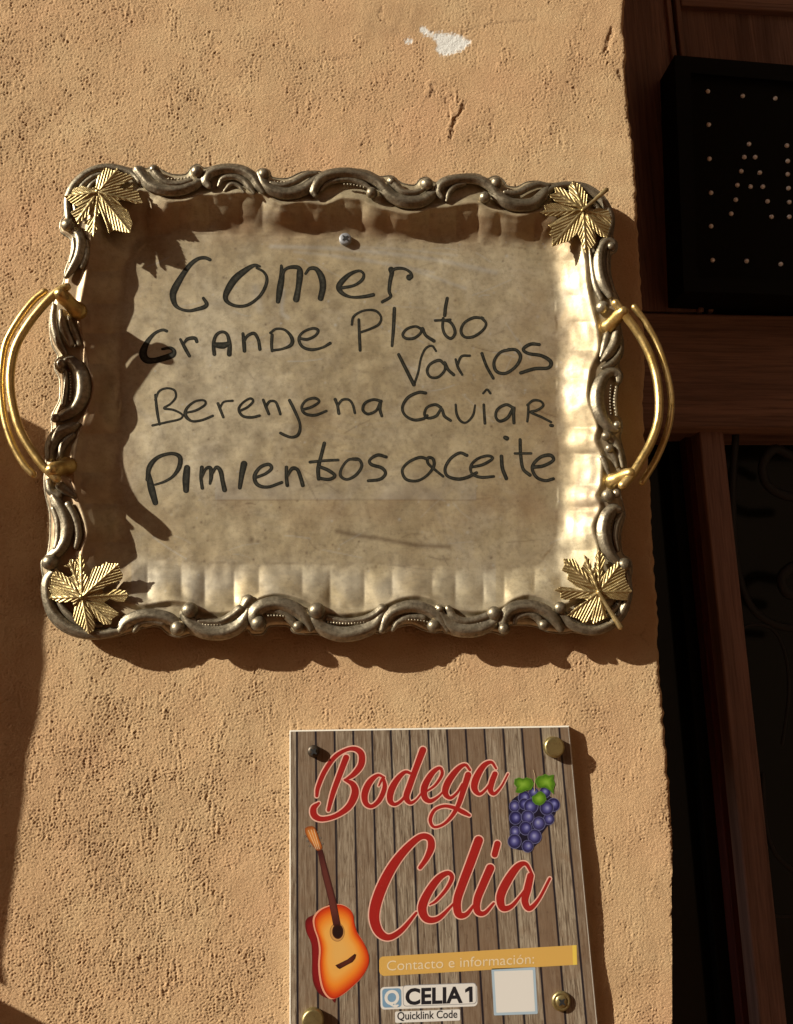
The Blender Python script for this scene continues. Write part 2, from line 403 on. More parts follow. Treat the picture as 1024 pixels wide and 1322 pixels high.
    cp = spline([(557, 46), (566, 42), (578, 43), (590, 44), (602, 50), (607, 55), (598, 63), (586, 69), (572, 71), (563, 64), (564, 54)], 5, True)
    cp2 = spline([(541, 36), (548, 34), (556, 42), (562, 47), (553, 46), (545, 42)], 4, True); cp3 = spline([(522, 53), (528, 49), (532, 54), (526, 56)], 4, True)
    chip = np.zeros(n); sub = (A > 510) & (A < 625) & (B > 20) & (B < 90)
    wob = (A[sub] + 1.3 * g2[sub], B[sub] + 1.3 * g1[sub])
    for c_ in (cp, cp2, cp3):
        i_ = inside(wob[0], wob[1], c_); d_, _, _ = nearest(wob[0], wob[1], c_); e = np.clip(np.where(i_, d_, -d_) / 1.5, -1, 1) * 0.5 + 0.5
        chip[sub] = np.maximum(chip[sub], e)
    h = h * (1 - 0.75 * chip) - 0.45 * chip + chip * 0.05 * g2
    dirt_pit_dark = dirt_pit_dark + np.clip(pits - 0.3, 0, 1) * 0.26 * np.clip(rough, 0, 1)  # deeper pits take a darker colour
    smear = np.clip(amp - 0.9, 0, 1.5) * 0.09 + 0.07 * clump * np.clip(0.6 + 0.5 * g2, 0, 1.2)
    dirt_pit_dark = np.clip(dirt_pit_dark + smear + 0.35 * np.exp(-(((A - 505) / 45) ** 2 + ((B - 30) / 22) ** 2)) * np.clip(0.4 + g3 * .3, 0, 1), 0, 0.8) * (1 - chip)
    h = h * 0.001
    # arris: squeeze columns that pass the edge round the corner
    R = 7.0; over = A - (xe[:, None] - R)
    lim = np.clip(over, 0, None)
    ang = np.clip(lim / R, 0, math.pi / 2)
    Xs = np.where(over > 0, (xe[:, None] - R) + R * np.sin(ang), A)
    drop = np.where(over > 0, R * (1 - np.cos(ang)) + np.clip(lim - R * math.pi / 2, 0, None), 0.0) * PX
    # deep reveal: stretch what is left so the wall is 20 cm thick
    rest = np.clip(lim - R * math.pi / 2, 0, None); tot = np.maximum(rest[:, -1:], 1e-3)
    drop = np.where(rest > 0, R * PX + rest / tot * 0.32, drop)
    h = h * np.clip(1.25 - lim / (R * 1.2), 0.0, 1)
    pw = P(A * 0 + Xs, B, 0.0)
    nrm_x = np.sin(ang) * (over > 0)
    pw[..., 1] += drop - h * np.cos(ang) ; pw[..., 0] += h * nrm_x
    ii = np.arange(ny * nx).reshape(ny, nx)
    q = np.stack([ii[1:, :-1], ii[1:, 1:], ii[:-1, 1:], ii[:-1, :-1]], -1)
    mask = (rest[:-1, :-1] <= 0) | (np.arange(nx - 1)[None, :] % 1 == 0)
    fc = q[mask].reshape(-1, 4)
    root = thing('stucco_wall', 'rough ochre stuccoed wall with a white chip, behind the tray and the printed sign', 'wall', (0, 0, 0))
    put('render_coat', pw.reshape(-1, 3), fc, M_STUCCO, root, True, {'dirt_pit_dark': dirt_pit_dark.ravel(), 'chip': chip.ravel()})
    # plain masonry carrying on beyond, up, down and to the left (butted to the coat)
    lft = pw[:, 0]; top = pw[0]; bot = pw[-1]
    mb = MB()
    def strip(a, b):
        a = np.asarray(a); b = np.asarray(b); m = len(a); mb.add(np.vstack([a, b]), [(i, i + 1, m + i + 1, m + i) for i in range(m - 1)])
    s = slice(0, None, 20)
    L = lft[s]; Lf = L.copy(); Lf[:, 0] = -6; Lf[:, 1] = 0; strip(Lf, L)
    T = top[:, :][s]; Tf = T.copy(); Tf[:, 2] = 4.2; strip(Tf, T)
    Bt = bot[s]; Bf = Bt.copy(); Bf[:, 2] = 0.0; strip(Bt, Bf)
    mb.add([Lf[0], L[0], (L[0][0], L[0][1], 4.2), (-6, 0, 4.2)], [(0, 1, 2, 3)])
    mb.add([Lf[-1], L[-1], (L[-1][0], L[-1][1], 0), (-6, 0, 0)], [(3, 2, 1, 0)])
    mb.build('masonry', M_STUCCO, root, False)
build_wall()

# ------------------------------------------------------------------ door in the shade to the right
DW = -0.150     # face of the joinery behind the wall face
def quad_slab(mb, x0, x1, y0, y1, h, thick, lean=0.0, bev=1.5):
    """upright member: px rectangle at the given face, plumb lines follow the place's vertical"""
    t0 = P(x0, y0, h); t1 = P(x1, y0, h); bz = P(x0, y1, h)[2]
    a = (t0[0], t1[0]); z1 = t0[2]; z0 = bz; b = bev * PX
    y = -h
    v = [(a[0] + b, y, z0 + b), (a[1] - b, y, z0 + b), (a[1] - b, y, z1 - b), (a[0] + b, y, z1 - b),
         (a[0], y + b, z0), (a[1], y + b, z0), (a[1], y + b, z1), (a[0], y + b, z1),
         (a[0], y + thick, z0), (a[1], y + thick, z0), (a[1], y + thick, z1), (a[0], y + thick, z1)]
    f = [(0, 1, 2, 3)] + [(4 + i, 4 + (i + 1) % 4, (i + 1) % 4, i) for i in range(4)] + [(8 + i, 8 + (i + 1) % 4, 4 + (i + 1) % 4, 4 + i) for i in range(4)] + [(11, 10, 9, 8)]
    mb.add(v, f)
door = thing('wooden_door', 'dark brown wooden door with glazed lower part, in the shade right of the ochre wall', 'door', P(930, 1322, DW) * np.array([1, 1, 0]))
def dpart(name, mat, *a, **k):
    mb = MB(); quad_slab(mb, *a, **k); return mb.build(name, mat, door, False)
dpart('stile', M_WOOD_V, 760, 832, -260, 400, DW, 0.05)
dpart('moulding', M_WOOD_V, 833, 839, -260, 400, DW + 0.004, 0.05)
dpart('moulding', M_WOOD_V, 844, 850, -260, 400, DW + 0.001, 0.05)
dpart('panel', M_WOOD_V, 851, 1420, 8, 400, DW - 0.012, 0.03)
dpart('rail', M_WOOD_H, 851, 1420, -260, 5, DW - 0.004, 0.05)
dpart('rail', M_WOOD_H, 760, 1420, 402, 552, DW + 0.002, 0.06, bev=3)
dpart('window_bar', M_WOOD_R, 903, 934, 556, 1700, DW - 0.01, 0.03, bev=2)
dpart('window_bar', wood_mat('deep_red_wood', (.07, .015, .013, 1), (.12, .03, .025, 1)), 884, 902, 556, 1700, DW - 0.03, 0.03)
dpart('pane', M_GLASS, 760, 1420, 554, 1700, DW - 0.062, 0.006, bev=0.5)
dpart('stile', M_BLACK, 861, 883, 556, 1700, DW - 0.045, 0.012)
dpart('back_board', M_BLACK, 700, 1500, -300, 1750, DW - 0.16, 0.02)
# iron scrollwork in front of the glass
def iron(pts, r, hh=-0.02):
    q = spline([(x, y, rr) for x, y, rr in [(p[0], p[1], (p[2] if len(p) > 2 else r)) for p in pts]], 8)
    mb = MB(); tube(mb, P(q[:, 0], q[:, 1], DW - 0.02), q[:, 2] * PX, 0.5, 8); return mb.build('iron_scroll', M_IRON, door)
iron([(950, 560), (946, 640), (950, 720), (968, 780), (1000, 806), (1040, 812)], 7)
iron([(1024, 590), (1000, 580), (985, 600), (990, 625), (1015, 640), (1050, 640)], 9)
iron([(1060, 735), (1030, 730), (1010, 745), (1016, 765), (1040, 770)], 10)
iron([(950, 815), (975, 806), (1000, 815), (1015, 850), (1018, 900), (1010, 960)], 3)
iron([(985, 1000), (988, 1060), (1000, 1100), (1030, 1130)], 4)
iron([(978, 1170), (1000, 1182), (1040, 1182)], 2.5)

# black box sign with diodes
led = thing('light_box', 'shallow black light box with unlit round diodes spelling a capital A, on the door', 'light box', P(930, 390, -0.11))
mb = MB(); slab(mb, [(871, 71), (1220, 101), (1215, 388), (883, 376)], -0.110, -0.160, 3); mb.build('case', M_BLACK, led, False)
BX = [(871, 71), (1220, 101), (1215, 388), (883, 376)]; IN = [(892, 94), (1195, 120), (1190, 368), (901, 358)]
mb = MB(); fr = []
hF, hI = -0.101, -0.108
for i in range(4):
    j = (i + 1) % 4
    a, b, c, d = BX[i], BX[j], IN[j], IN[i]
    v = [P(*a, hF), P(*b, hF), P(*c, hF), P(*d, hF), P(*c, hI - .003), P(*d, hI - .003), P(*b, -0.111), P(*a, -0.111)]
    mb.add(v, [(0, 3, 2, 1), (3, 5, 4, 2), (0, 1, 6, 7)])
mb.build('frame', M_BLACK, led, False)
mb = MB(); mb.add([P(*q, hI) for q in IN], [(3, 2, 1, 0)]); mb.build('face', M_FELT, led, False)
dots = [(914, 118), (959, 124), (1001, 127), (915, 161), (916, 205), (918, 249), (918, 292), (920, 336), (964, 337), (1008, 341),
        (967, 186), (961, 203), (975, 203), (957, 221), (981, 223), (952, 239), (969, 241), (985, 241), (950, 258), (991, 260), (944, 276), (996, 280),
        (1016, 188), (1017, 208), (1017, 225), (1018, 243), (1019, 261), (1019, 280), (1044, 131), (1087, 135), (1052, 344), (1096, 347), (1034, 280), (1049, 281)]
first = None
for x, y in dots:
    c = P(x, y, hI + 0.001)
    if first is None:
        mb = MB(); ball(mb, c, 4.2 * PX, 0.8, 10, 7); first = mb.build('diode', M_DIODE, led)
        mb = MB(); ball(mb, c + np.array([0.1 * PX, -2.2 * PX, 0.2 * PX]), 1.2 * PX, 0.6, 8, 5); cup = mb.build('diode_core', M_SLOT, first); base = c
    else:
        o = first.copy(); COL.objects.link(o); o.parent = led; o.location = tuple(c - base)
        k = cup.copy(); COL.objects.link(k); k.parent = o
# ------------------------------------------------------------------ the tray
FLOOR = 0.003; RIM = 0.0165
OUT = spline([(84, 280), (85, 262), (89, 248), (99, 232), (116, 219), (135, 213), (155, 215), (172, 219), (181, 216), (190, 219), (199, 214), (208, 220), (222, 226), (240, 226), (247, 218), (255, 213), (264, 218),
    (280, 215), (300, 214), (315, 216), (328, 224), (337, 219), (347, 221), (352, 230), (372, 231), (390, 223), (409, 222), (420, 223), (447, 219), (473, 221), (490, 229), (500, 228), (508, 229), (518, 237), (535, 240),
    (543, 232), (552, 230), (562, 237), (575, 230), (595, 226), (617, 226), (628, 232), (640, 228), (650, 234), (655, 241), (668, 242), (680, 236), (695, 235), (710, 238), (731, 236), (755, 238), (775, 250), (788, 268),
    (792, 290), (790, 306), (796, 314), (795, 324), (788, 330), (787, 350), (792, 372), (798, 385), (800, 400), (800, 420), (803, 435), (804, 450), (798, 470), (802, 485), (801, 493), (797, 500), (795, 530), (802, 545),
    (802, 556), (800, 565), (806, 590), (808, 610), (800, 632), (803, 650), (806, 665), (800, 690), (803, 715), (813, 723), (815, 735), (813, 750), (814, 768), (808, 792), (790, 811), (765, 819), (740, 815), (725, 817),
    (705, 814), (690, 808), (668, 806), (655, 808), (650, 819), (635, 815), (613, 819), (588, 819), (570, 815), (560, 816), (545, 812), (530, 806), (510, 810), (492, 817), (480, 816), (464, 822), (437, 825), (410, 818),
    (395, 818), (380, 816), (372, 808), (348, 808), (340, 818), (325, 818), (318, 812), (292, 822), (268, 822), (248, 818), (232, 822), (218, 818), (205, 808), (185, 810), (160, 818), (133, 823), (108, 823), (82, 814),
    (64, 796), (56, 771), (57, 748), (55, 735), (55, 725), (62, 716), (65, 700), (66, 680), (65, 660), (60, 640), (58, 622), (60, 600), (62, 575), (68, 555), (67, 540), (72, 528), (78, 515), (78, 490), (72, 478),
    (72, 468), (76, 460), (68, 445), (65, 420), (67, 400), (72, 385), (83, 365), (85, 350), (92, 330), (93, 310), (80, 300), (79, 287)], 3, True)
LIP = spline([(150, 250), (194, 246), (216, 259), (240, 258), (257, 251), (270, 251), (300, 248), (330, 249), (343, 251), (363, 263), (391, 260), (422, 263), (442, 255), (465, 257), (488, 267), (528, 275), (560, 268),
    (581, 266), (614, 261), (630, 268), (668, 278), (701, 272), (730, 275), (748, 290), (753, 318), (757, 345), (759, 370), (764, 395), (772, 428), (772, 454), (762, 477), (758, 512), (767, 538), (771, 553), (768, 568),
    (777, 591), (775, 626), (769, 640), (775, 655), (765, 679), (772, 708), (768, 745), (750, 768), (724, 780), (706, 774), (683, 767), (663, 773), (645, 784), (613, 789), (590, 786), (572, 780), (555, 772), (535, 769),
    (513, 773), (498, 780), (480, 787), (450, 792), (425, 790), (405, 780), (385, 771), (360, 766), (340, 769), (328, 776), (312, 784), (290, 790), (262, 788), (245, 778), (225, 775), (200, 778), (180, 780), (150, 775),
    (125, 765), (110, 745), (105, 715), (112, 688), (103, 652), (95, 622), (98, 576), (109, 540), (120, 502), (112, 459), (103, 415), (105, 385), (112, 350), (116, 315), (118, 290), (128, 265)], 3, True)
FLR = spline([(185, 318), (215, 303), (300, 303), (450, 309), (600, 314), (680, 322), (708, 345), (717, 390), (719, 500), (720, 600), (717, 690), (703, 718), (680, 733), (560, 731), (400, 728), (260, 726), (195, 720),
    (168, 700), (160, 650), (155, 560), (158, 450), (165, 360)], 6, True)
TOPF = [190, 232, 270, 309, 339, 393, 427, 467, 500, 554, 589, 617, 644, 690, 730]
BOTF = [150, 190, 234, 264, 302, 334, 390, 426, 470, 506, 558, 588, 624, 651, 690, 725]
RGTF = [300, 337, 382, 416, 452, 489, 552, 586, 626, 660, 711, 750]
LFTF = [300, 350, 392, 430, 470, 520, 560, 610, 650, 700, 745]
def flute(c, edges):
    e = np.array(edges, float); i = np.clip(np.searchsorted(e, c) - 1, 0, len(e) - 2)
    t = np.clip((c - e[i]) / (e[i + 1] - e[i]), 0, 1); wdt = (e[i + 1] - e[i])
    r = np.random.default_rng(len(edges)).uniform(0.75, 1.2, len(e))[i]
    return (1 - np.abs(2 * t - 1) ** 2.0) * (0.6 + 0.4 * wdt / 45) * r, i
_n1 = fftnoise((200, 240), 14, 60, 1, 41); _n2 = fftnoise((200, 240), 5, 14, 1, 42)
def samp(N, a, b):
    x = np.clip((a - 40) / 3.4, 0, 238); y = np.clip((b - 200) / 3.4, 0, 198); i = x.astype(int); j = y.astype(int); u = x - i; v = y - j
    return N[j, i] * (1 - u) * (1 - v) + N[j, i + 1] * u * (1 - v) + N[j + 1, i] * (1 - u) * v + N[j + 1, i + 1] * u * v
def dip(a, b):
    '''the left rim is pressed in a little between the handle posts'''
    return 0.0040 * np.exp(-(np.clip(a - 75, 0, None) / 55) ** 2) * np.exp(-((b - 500) / 95) ** 4)
def tray_h(a, b):
    dl, _, _ = nearest(a, b, LIP); il = inside(a, b, LIP); dl = np.where(il, dl, -dl)
    df, _, _ = nearest(a, b, FLR); i_f = inside(a, b, FLR); df = np.where(i_f, df, -df)
    do, _, _ = nearest(a, b, OUT)
    t = np.clip(-df / (np.maximum(dl, 0) + np.maximum(-df, 0) + 1e-6), 0, 1)     # 0 floor edge, 1 lip
    # nearest side
    sides = np.stack([b - 255, 785 - b, 768 - a, a - 105]); k = sides.argmin(0)
    fl = np.choose(k, [flute(a, TOPF)[0], flute(a, BOTF)[0], flute(b, RGTF)[0], flute(b, LFTF)[0]])
    srt = np.sort(sides, 0); cornerfade = np.clip((srt[1] - srt[0] - 4) / 18, 0, 1)
    bulge = np.array([.0015, .0021, .0012, .0018])[k] * fl * cornerfade * np.clip(t * 2.2, 0, 1) ** 1.2 * np.clip((1 - t) * 4, 0, 1) ** .8
    s = t * t * (3 - 2 * t) * 0.40 + t ** 1.9 * 0.60
    h = FLOOR + (RIM - FLOOR) * s + 0.0007 * np.exp(-(dl / 4.5) ** 2) + bulge
    rim = RIM - 0.0016 * np.clip(-dl / 7, 0, 1) + 0.0007 * np.exp(-(dl / 4.5) ** 2) - 0.002 * np.clip((4 - do) / 4, 0, 1)
    h = np.where(il, h - dip(a, b) * s, rim - dip(a, b))
    h = h + (0.00016 * samp(_n1, a, b) + 0.00003 * samp(_n2, a, b)) * i_f + 0.00012 * samp(_n2, a, b) * (~i_f)
    return h
def tray_attr(a, b):
    n1, n2 = samp(_n1, a, b), samp(_n2, a, b)
    stain = np.zeros(a.shape); pale = np.zeros(a.shape); rust_brown = np.zeros(a.shape)
    def ln(pts, wd, amt, arr, soft=1.0):
        q = spline(pts, 6); d, _, _ = nearest(a, b, q, False); arr[:] = np.maximum(arr, amt * np.exp(-(d / wd) ** 2))
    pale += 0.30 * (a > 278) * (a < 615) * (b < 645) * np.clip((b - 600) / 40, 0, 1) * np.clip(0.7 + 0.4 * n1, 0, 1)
    ln([(435, 686), (460, 691), (500, 697), (540, 704), (580, 706)], 3.2, 0.6, stain); ln([(480, 692), (520, 700), (550, 705)], 2.0, 0.6, stain)
    ln([(275, 646), (400, 645), (500, 645), (614, 646)], 1.0, 0.36, stain); ln([(614, 646), (615, 628)], 0.9, 0.3, stain)
    ln([(505, 729), (540, 734), (562, 735)], 1.0, 0.35, stain)
    for x, y, r, k in ((325, 697, 3.5, .7), (333, 699, 3, .6), (343, 695, 2, .5), (396, 714, 1.7, .6), (304, 321, 1.6, .6), (293, 313, 1.2, .5), (470, 711, 1.4, .7), (268, 664, 1.3, .7), (588, 388, 1.4, .6),
                       (549, 348, 1.2, .6), (606, 682, 1.5, .7), (448, 762, 1.5, .5), (492, 346, 1, .4), (238, 486, 1.2, .5), (393, 318, 1.5, .5), (243, 567, 1.5, .5), (690, 705, 1.2, .5), (560, 745, 1.4, .5)):
        stain = np.maximum(stain, k * np.exp(-((a - x) ** 2 + (b - y) ** 2) / (r * r)))
    for x, y, rx, ry, k in ((395, 400, 55, 30, .30), (470, 500, 80, 35, .22), (390, 545, 60, 40, .25), (450, 610, 60, 30, .2), (250, 520, 25, 25, .2), (530, 570, 50, 25, .18), (300, 590, 40, 15, .15), (260, 480, 60, 30, 0)):
        stain = np.maximum(stain, k * np.exp(-(((a - x) / rx) ** 2 + ((b - y) / ry) ** 2)) * np.clip(0.5 + 0.7 * n2, 0, 1.2))
    # browner band under the top flutes and at the left, painted sheen streaks below it
    rust_brown += 0.55 * np.exp(-((b - 285 - (a - 300) * 0.03) / 24) ** 2) * np.clip(0.75 + 0.3 * n1, 0, 1)
    rust_brown += 0.6 * np.clip((185 - a) / 60, 0, 1) * np.clip(0.8 + 0.3 * n1, 0, 1)
    rust_brown += 0.22 * np.clip((a - 620) / 80, 0, 1) * np.exp(-((b - 480) / 190) ** 2) * np.clip(0.7 + 0.4 * n1, 0, 1)
    rust_brown += 0.25 * np.exp(-((b - 655) / 22) ** 2) * np.clip(0.6 + 0.4 * n1, 0, 1) * (a > 280)
    for pts, wd, k in (([(350, 318), (450, 322), (560, 335), (640, 352)], 3, .45), ([(430, 330), (520, 345), (600, 372)], 2.5, .4), ([(380, 325), (470, 335), (560, 352)], 2, .35), ([(440, 318), (520, 322), (590, 330)], 2, .3),
                       ([(330, 372), (335, 398)], 6, .3), ([(366, 375), (364, 402), (372, 410)], 3, .45)):
        q = spline(pts, 6); d, _, _ = nearest(a, b, q, False); pale = np.maximum(pale, k * np.exp(-(d / wd) ** 2))
    pale += 0.30 * np.exp(-((b - 752) / 26) ** 2) * (a > 170) * (a < 640) * np.clip(0.7 + 0.4 * n1, 0, 1)  # blue-grey reflection painted on the bottom flutes
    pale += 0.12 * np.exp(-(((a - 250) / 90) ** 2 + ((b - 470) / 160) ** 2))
    r = np.random.default_rng(5)
    for i in range(60):
        x, y, a_, l_ = r.uniform(190, 710), r.uniform(320, 720), r.normal(0.1, 0.5), r.uniform(10, 60)
        q = spline([(x, y), (x + l_ * .5 * math.cos(a_), y + l_ * .5 * math.sin(a_) + r.normal(0, 1.5)), (x + l_ * math.cos(a_), y + l_ * math.sin(a_))], 3)
        m = (a > q[:, 0].min() - 4) & (a < q[:, 0].max() + 4) & (b > q[:, 1].min() - 4) & (b < q[:, 1].max() + 4)
        if m.any():
            d, _, _ = nearest(a[m], b[m], q, False); T = pale if i % 3 else stain; T[m] = np.maximum(T[m], r.uniform(.25, .6) * np.exp(-(d / 0.75) ** 2))
    for i in range(260):
        x, y, rr, kk = r.uniform(175, 725), r.uniform(310, 770), r.uniform(.7, 1.7), r.uniform(.3, .9)
        m = (np.abs(a - x) < 5) & (np.abs(b - y) < 5); T = stain if i % 2 else pale
        T[m] = np.maximum(T[m], kk * np.exp(-((a[m] - x) ** 2 + (b[m] - y) ** 2) / rr ** 2))
    return {'stain': np.clip(stain, 0, 1), 'pale': np.clip(pale, 0, 1), 'rust_brown': np.clip(rust_brown, 0, 1)}
tray = thing('metal_tray', 'tarnished silver rococo tray with gold handles and handwritten menu, hung on the ochre wall', 'tray', P(430, 820, 0.0))
relief('tray_body', OUT, 1.4, tray_h, 0.0012, M_TRAY, tray, tray_attr)
mb = MB(); q = np.vstack([OUT, OUT[:1]]); tube(mb, P(q[:, 0], q[:, 1], RIM - 0.0045 - dip(q[:, 0], q[:, 1])), 2.0 * PX, 1.0, 8); mb.build('rolled_edge', M_RIM, tray)

def scroll(pts, h=RIM + 0.001, flat=0.68, seg=20, name='rim_scroll', parent=None, mat=None):
    q = spline(pts, 5); mb = MB()
    tube(mb, P(q[:, 0], q[:, 1], h - dip(q[:, 0], q[:, 1])), np.maximum(q[:, 2] * 1.18, 0.6) * PX, flat, seg, (0, -1, 0), 0.11 if max(p[2] for p in pts) > 4.6 else 0.05)
    return mb.build(name, mat or M_RIM, parent or tray)
def knob(x, y, r, h=RIM + 0.0025, name='rim_knob'):
    mb = MB(); ball(mb, P(x, y, h - dip(x, y)), r * PX, 0.85); return mb.build(name, M_RIM, tray)
def beads(x0, y0, x1, y1, bow=0.0, r=1.7):
    n = max(3, int(math.hypot(x1 - x0, y1 - y0) / 3.3)); mb = MB()
    for i in range(n):
        t = i / (n - 1); x = x0 + (x1 - x0) * t; y = y0 + (y1 - y0) * t
        nx, ny = -(y1 - y0), (x1 - x0); L = math.hypot(nx, ny); s = bow * 4 * t * (1 - t)
        ball(mb, P(x + nx / L * s, y + ny / L * s, RIM + 0.0022 - dip(x, y)), r * PX, 1.0, 7, 5)
    mb.build('bead_row', M_RIM, tray)
H1, H2, H3 = RIM + 0.0012, RIM + 0.0022, RIM + 0.0006
# --- top rim
scroll([(88, 282, 3), (87, 262, 4), (91, 247, 4.5), (101, 233, 4.5), (117, 221, 4.5), (136, 216, 4.5), (155, 218, 4.5), (171, 224, 4), (180, 234, 4)])
scroll([(98, 276, 2), (97, 258, 3), (106, 240, 3.5), (121, 228, 3.5), (138, 224, 3)], H3)
scroll([(110, 252, 2), (118, 238, 2.5), (130, 230, 2)], H3)
scroll([(179, 221, 7), (186, 230, 7), (196, 240, 7), (212, 245, 7), (232, 245, 7), (250, 239, 6.5), (262, 232, 4)], H1)
scroll([(199, 220, 6), (205, 228, 5.5), (215, 236, 4.5), (230, 238, 4), (245, 234, 4)], H2)
knob(255, 222, 9); knob(199, 219, 6.5); beads(218, 231, 244, 229, 1)
scroll([(270, 240, 4), (266, 233, 6), (271, 224, 6), (284, 219, 6), (300, 218, 6), (315, 221, 6), (327, 229, 6), (334, 240, 5), (340, 248, 2.5)], H2)
scroll([(282, 240, 2), (288, 230, 3.5), (302, 228, 4), (314, 233, 4), (322, 241, 4), (328, 249, 2)], H1)
scroll([(290, 246, 1.5), (298, 238, 2.5), (308, 240, 2.5), (315, 248, 1.5)], H3)
scroll([(336, 226, 6), (341, 237, 7), (350, 245, 7), (369, 250, 7), (388, 247, 7), (401, 238, 6), (410, 227, 4)], H1)
scroll([(350, 236, 2.5), (364, 239, 3.5), (380, 235, 4), (396, 226, 4), (408, 224, 3)], H2)
knob(341, 225, 8.5); beads(351, 234, 376, 234, 1)
scroll([(407, 252, 3), (405, 246, 5), (410, 235, 6), (424, 226, 6), (447, 223, 6), (472, 227, 6), (489, 236, 6), (498, 246, 5), (504, 254, 2)], H2)
scroll([(414, 246, 1.5), (421, 238, 3), (434, 233, 3.5), (452, 232, 3.5), (468, 237, 3.5), (478, 244, 3)], H1)
knob(480, 249, 8); beads(445, 238, 470, 242, -1)
scroll([(492, 234, 5), (497, 245, 7), (508, 255, 7), (524, 261, 7.5), (543, 260, 7.5), (557, 252, 6), (566, 244, 3)], H1)
scroll([(505, 233, 5), (512, 240, 5), (521, 248, 4), (535, 249, 3.5), (546, 245, 3)], H2)
knob(551, 238, 9.5); knob(506, 234, 6); beads(520, 245, 543, 247, 1)
scroll([(570, 254, 3), (566, 246, 5), (573, 236, 6), (594, 231, 6), (616, 232, 6), (631, 239, 6), (641, 250, 5), (648, 261, 2)], H2)
scroll([(577, 259, 2), (580, 249, 3), (588, 240, 3.5), (600, 237, 3)], H3 + .001)
knob(626, 255, 8.5); knob(641, 236, 8.5)
scroll([(634, 240, 6), (643, 253, 7), (660, 264, 7.5), (686, 264, 7.5), (700, 253, 6.5), (708, 240, 4)], H1)
scroll([(652, 248, 2.5), (668, 249, 4), (682, 242, 4.5), (696, 238, 4), (707, 240, 3)], H2)
beads(652, 245, 672, 246, 1)
scroll([(704, 256, 4), (706, 248, 5), (716, 242, 4.5), (731, 239, 4.5), (752, 242, 4.5), (771, 253, 4.5), (785, 270, 4.5), (789, 288, 4.5), (783, 306, 4)], H1)
scroll([(716, 256, 2), (732, 249, 3), (750, 252, 3), (766, 262, 3), (777, 278, 3), (779, 292, 2)], H3)
# --- right rim
scroll([(792, 322, 3), (792, 314, 4), (784, 311, 5), (777, 319, 6), (774, 334, 7), (775, 352, 7), (780, 368, 6.5), (788, 382, 4)], H2)
scroll([(785, 322, 3), (783, 338, 3), (785, 356, 3.5), (791, 374, 3)], H3)
scroll([(762, 322, 2), (765, 345, 3.5), (769, 368, 4), (776, 386, 3)], H3)
knob(789, 318, 6); knob(778, 397, 9.5)
scroll([(796, 430, 4.5), (793, 444, 6), (786, 456, 5.5), (777, 466, 2)], H2)
scroll([(784, 432, 4), (781, 446, 4.5), (776, 460, 2)], H1)
scroll([(801, 440, 3), (800, 455, 4.5), (790, 469, 5), (778, 475, 2.5)], H1)
scroll([(799, 492, 3), (799, 484, 5), (791, 480, 5), (781, 485, 6), (773, 500, 7.5), (771, 518, 8), (776, 537, 7.5), (786, 550, 6), (796, 555, 4)], H2)
beads(789, 498, 789, 534, 1); scroll([(796, 500, 2), (794, 518, 2.5), (796, 536, 2)], H3)
knob(797, 549, 6); knob(783, 563, 7); knob(787, 579, 6.5)
scroll([(785, 562, 5), (795, 572, 4.5), (801, 588, 4), (804, 602, 2.5)], H1)
scroll([(786, 580, 5), (793, 590, 4), (797, 602, 2.5)], H1); scroll([(777, 590, 3), (782, 600, 3.5), (786, 612, 2)], H3)
knob(785, 640, 9); knob(796, 637, 6)
scroll([(799, 658, 4), (792, 657, 6), (783, 667, 7), (779, 685, 7.5), (783, 705, 7), (790, 718, 6), (800, 728, 4)], H2)
scroll([(803, 662, 3), (797, 675, 3.5), (794, 692, 3.5), (797, 710, 3)], H3); beads(791, 672, 789, 706, 1)
knob(806, 729, 9)
# --- bottom right corner and bottom rim
scroll([(808, 738, 4), (810, 752, 4.5), (811, 768, 4.5), (804, 789, 4.5), (788, 806, 4.5), (765, 814, 5), (742, 808, 5.5), (729, 796, 5), (723, 787, 4)], H1)
scroll([(802, 760, 2), (799, 778, 3), (786, 793, 3.5), (766, 800, 3.5), (748, 796, 3)], H3); knob(723, 785, 8.5)
scroll([(652, 812, 4), (650, 800, 6), (658, 788, 6.5), (672, 783, 6.5), (690, 783, 6.5), (706, 790, 6.5), (716, 800, 6), (724, 812, 4)], H2)
scroll([(664, 806, 2), (668, 797, 3.5), (682, 793, 3.5), (694, 798, 4), (700, 808, 4)], H1); knob(651, 812, 7.5); knob(702, 807, 7)
scroll([(566, 785, 4), (572, 799, 6.5), (586, 811, 7.5), (612, 813, 7.5), (633, 806, 6.5), (646, 794, 4)], H1)
scroll([(579, 786, 4), (586, 797, 4.5), (600, 802, 4), (618, 799, 4), (634, 793, 4)], H2); knob(638, 792, 9.5); knob(568, 786, 5); beads(598, 805, 628, 803, 1)
scroll([(493, 813, 4), (498, 799, 5.5), (513, 787, 6), (535, 783, 6.5), (555, 789, 6), (568, 800, 6), (577, 813, 4)], H2)
scroll([(507, 813, 2.5), (514, 803, 4), (528, 797, 4), (546, 798, 4)], H1); knob(560, 808, 8.5); beads(524, 800, 552, 803, -1, 1.5)
scroll([(404, 790, 6), (408, 802, 6.5), (420, 813, 7), (440, 819, 7.5), (464, 816, 7.5), (484, 806, 7), (494, 790, 5.5)], H1)
scroll([(494, 786, 5.5), (484, 794, 4.5), (468, 800, 3.5), (446, 802, 3), (424, 798, 3)], H2); knob(409, 789, 11); beads(424, 803, 470, 803, 2, 2.0)
scroll([(331, 806, 5), (328, 793, 7), (338, 783, 7), (358, 779, 7), (380, 786, 7), (393, 797, 6), (401, 812, 3.5)], H2)
scroll([(345, 790, 3), (360, 789, 4), (372, 796, 4.5), (382, 808, 4)], H1); knob(334, 805, 10); knob(385, 809, 7); beads(347, 795, 374, 797, -1, 1.9)
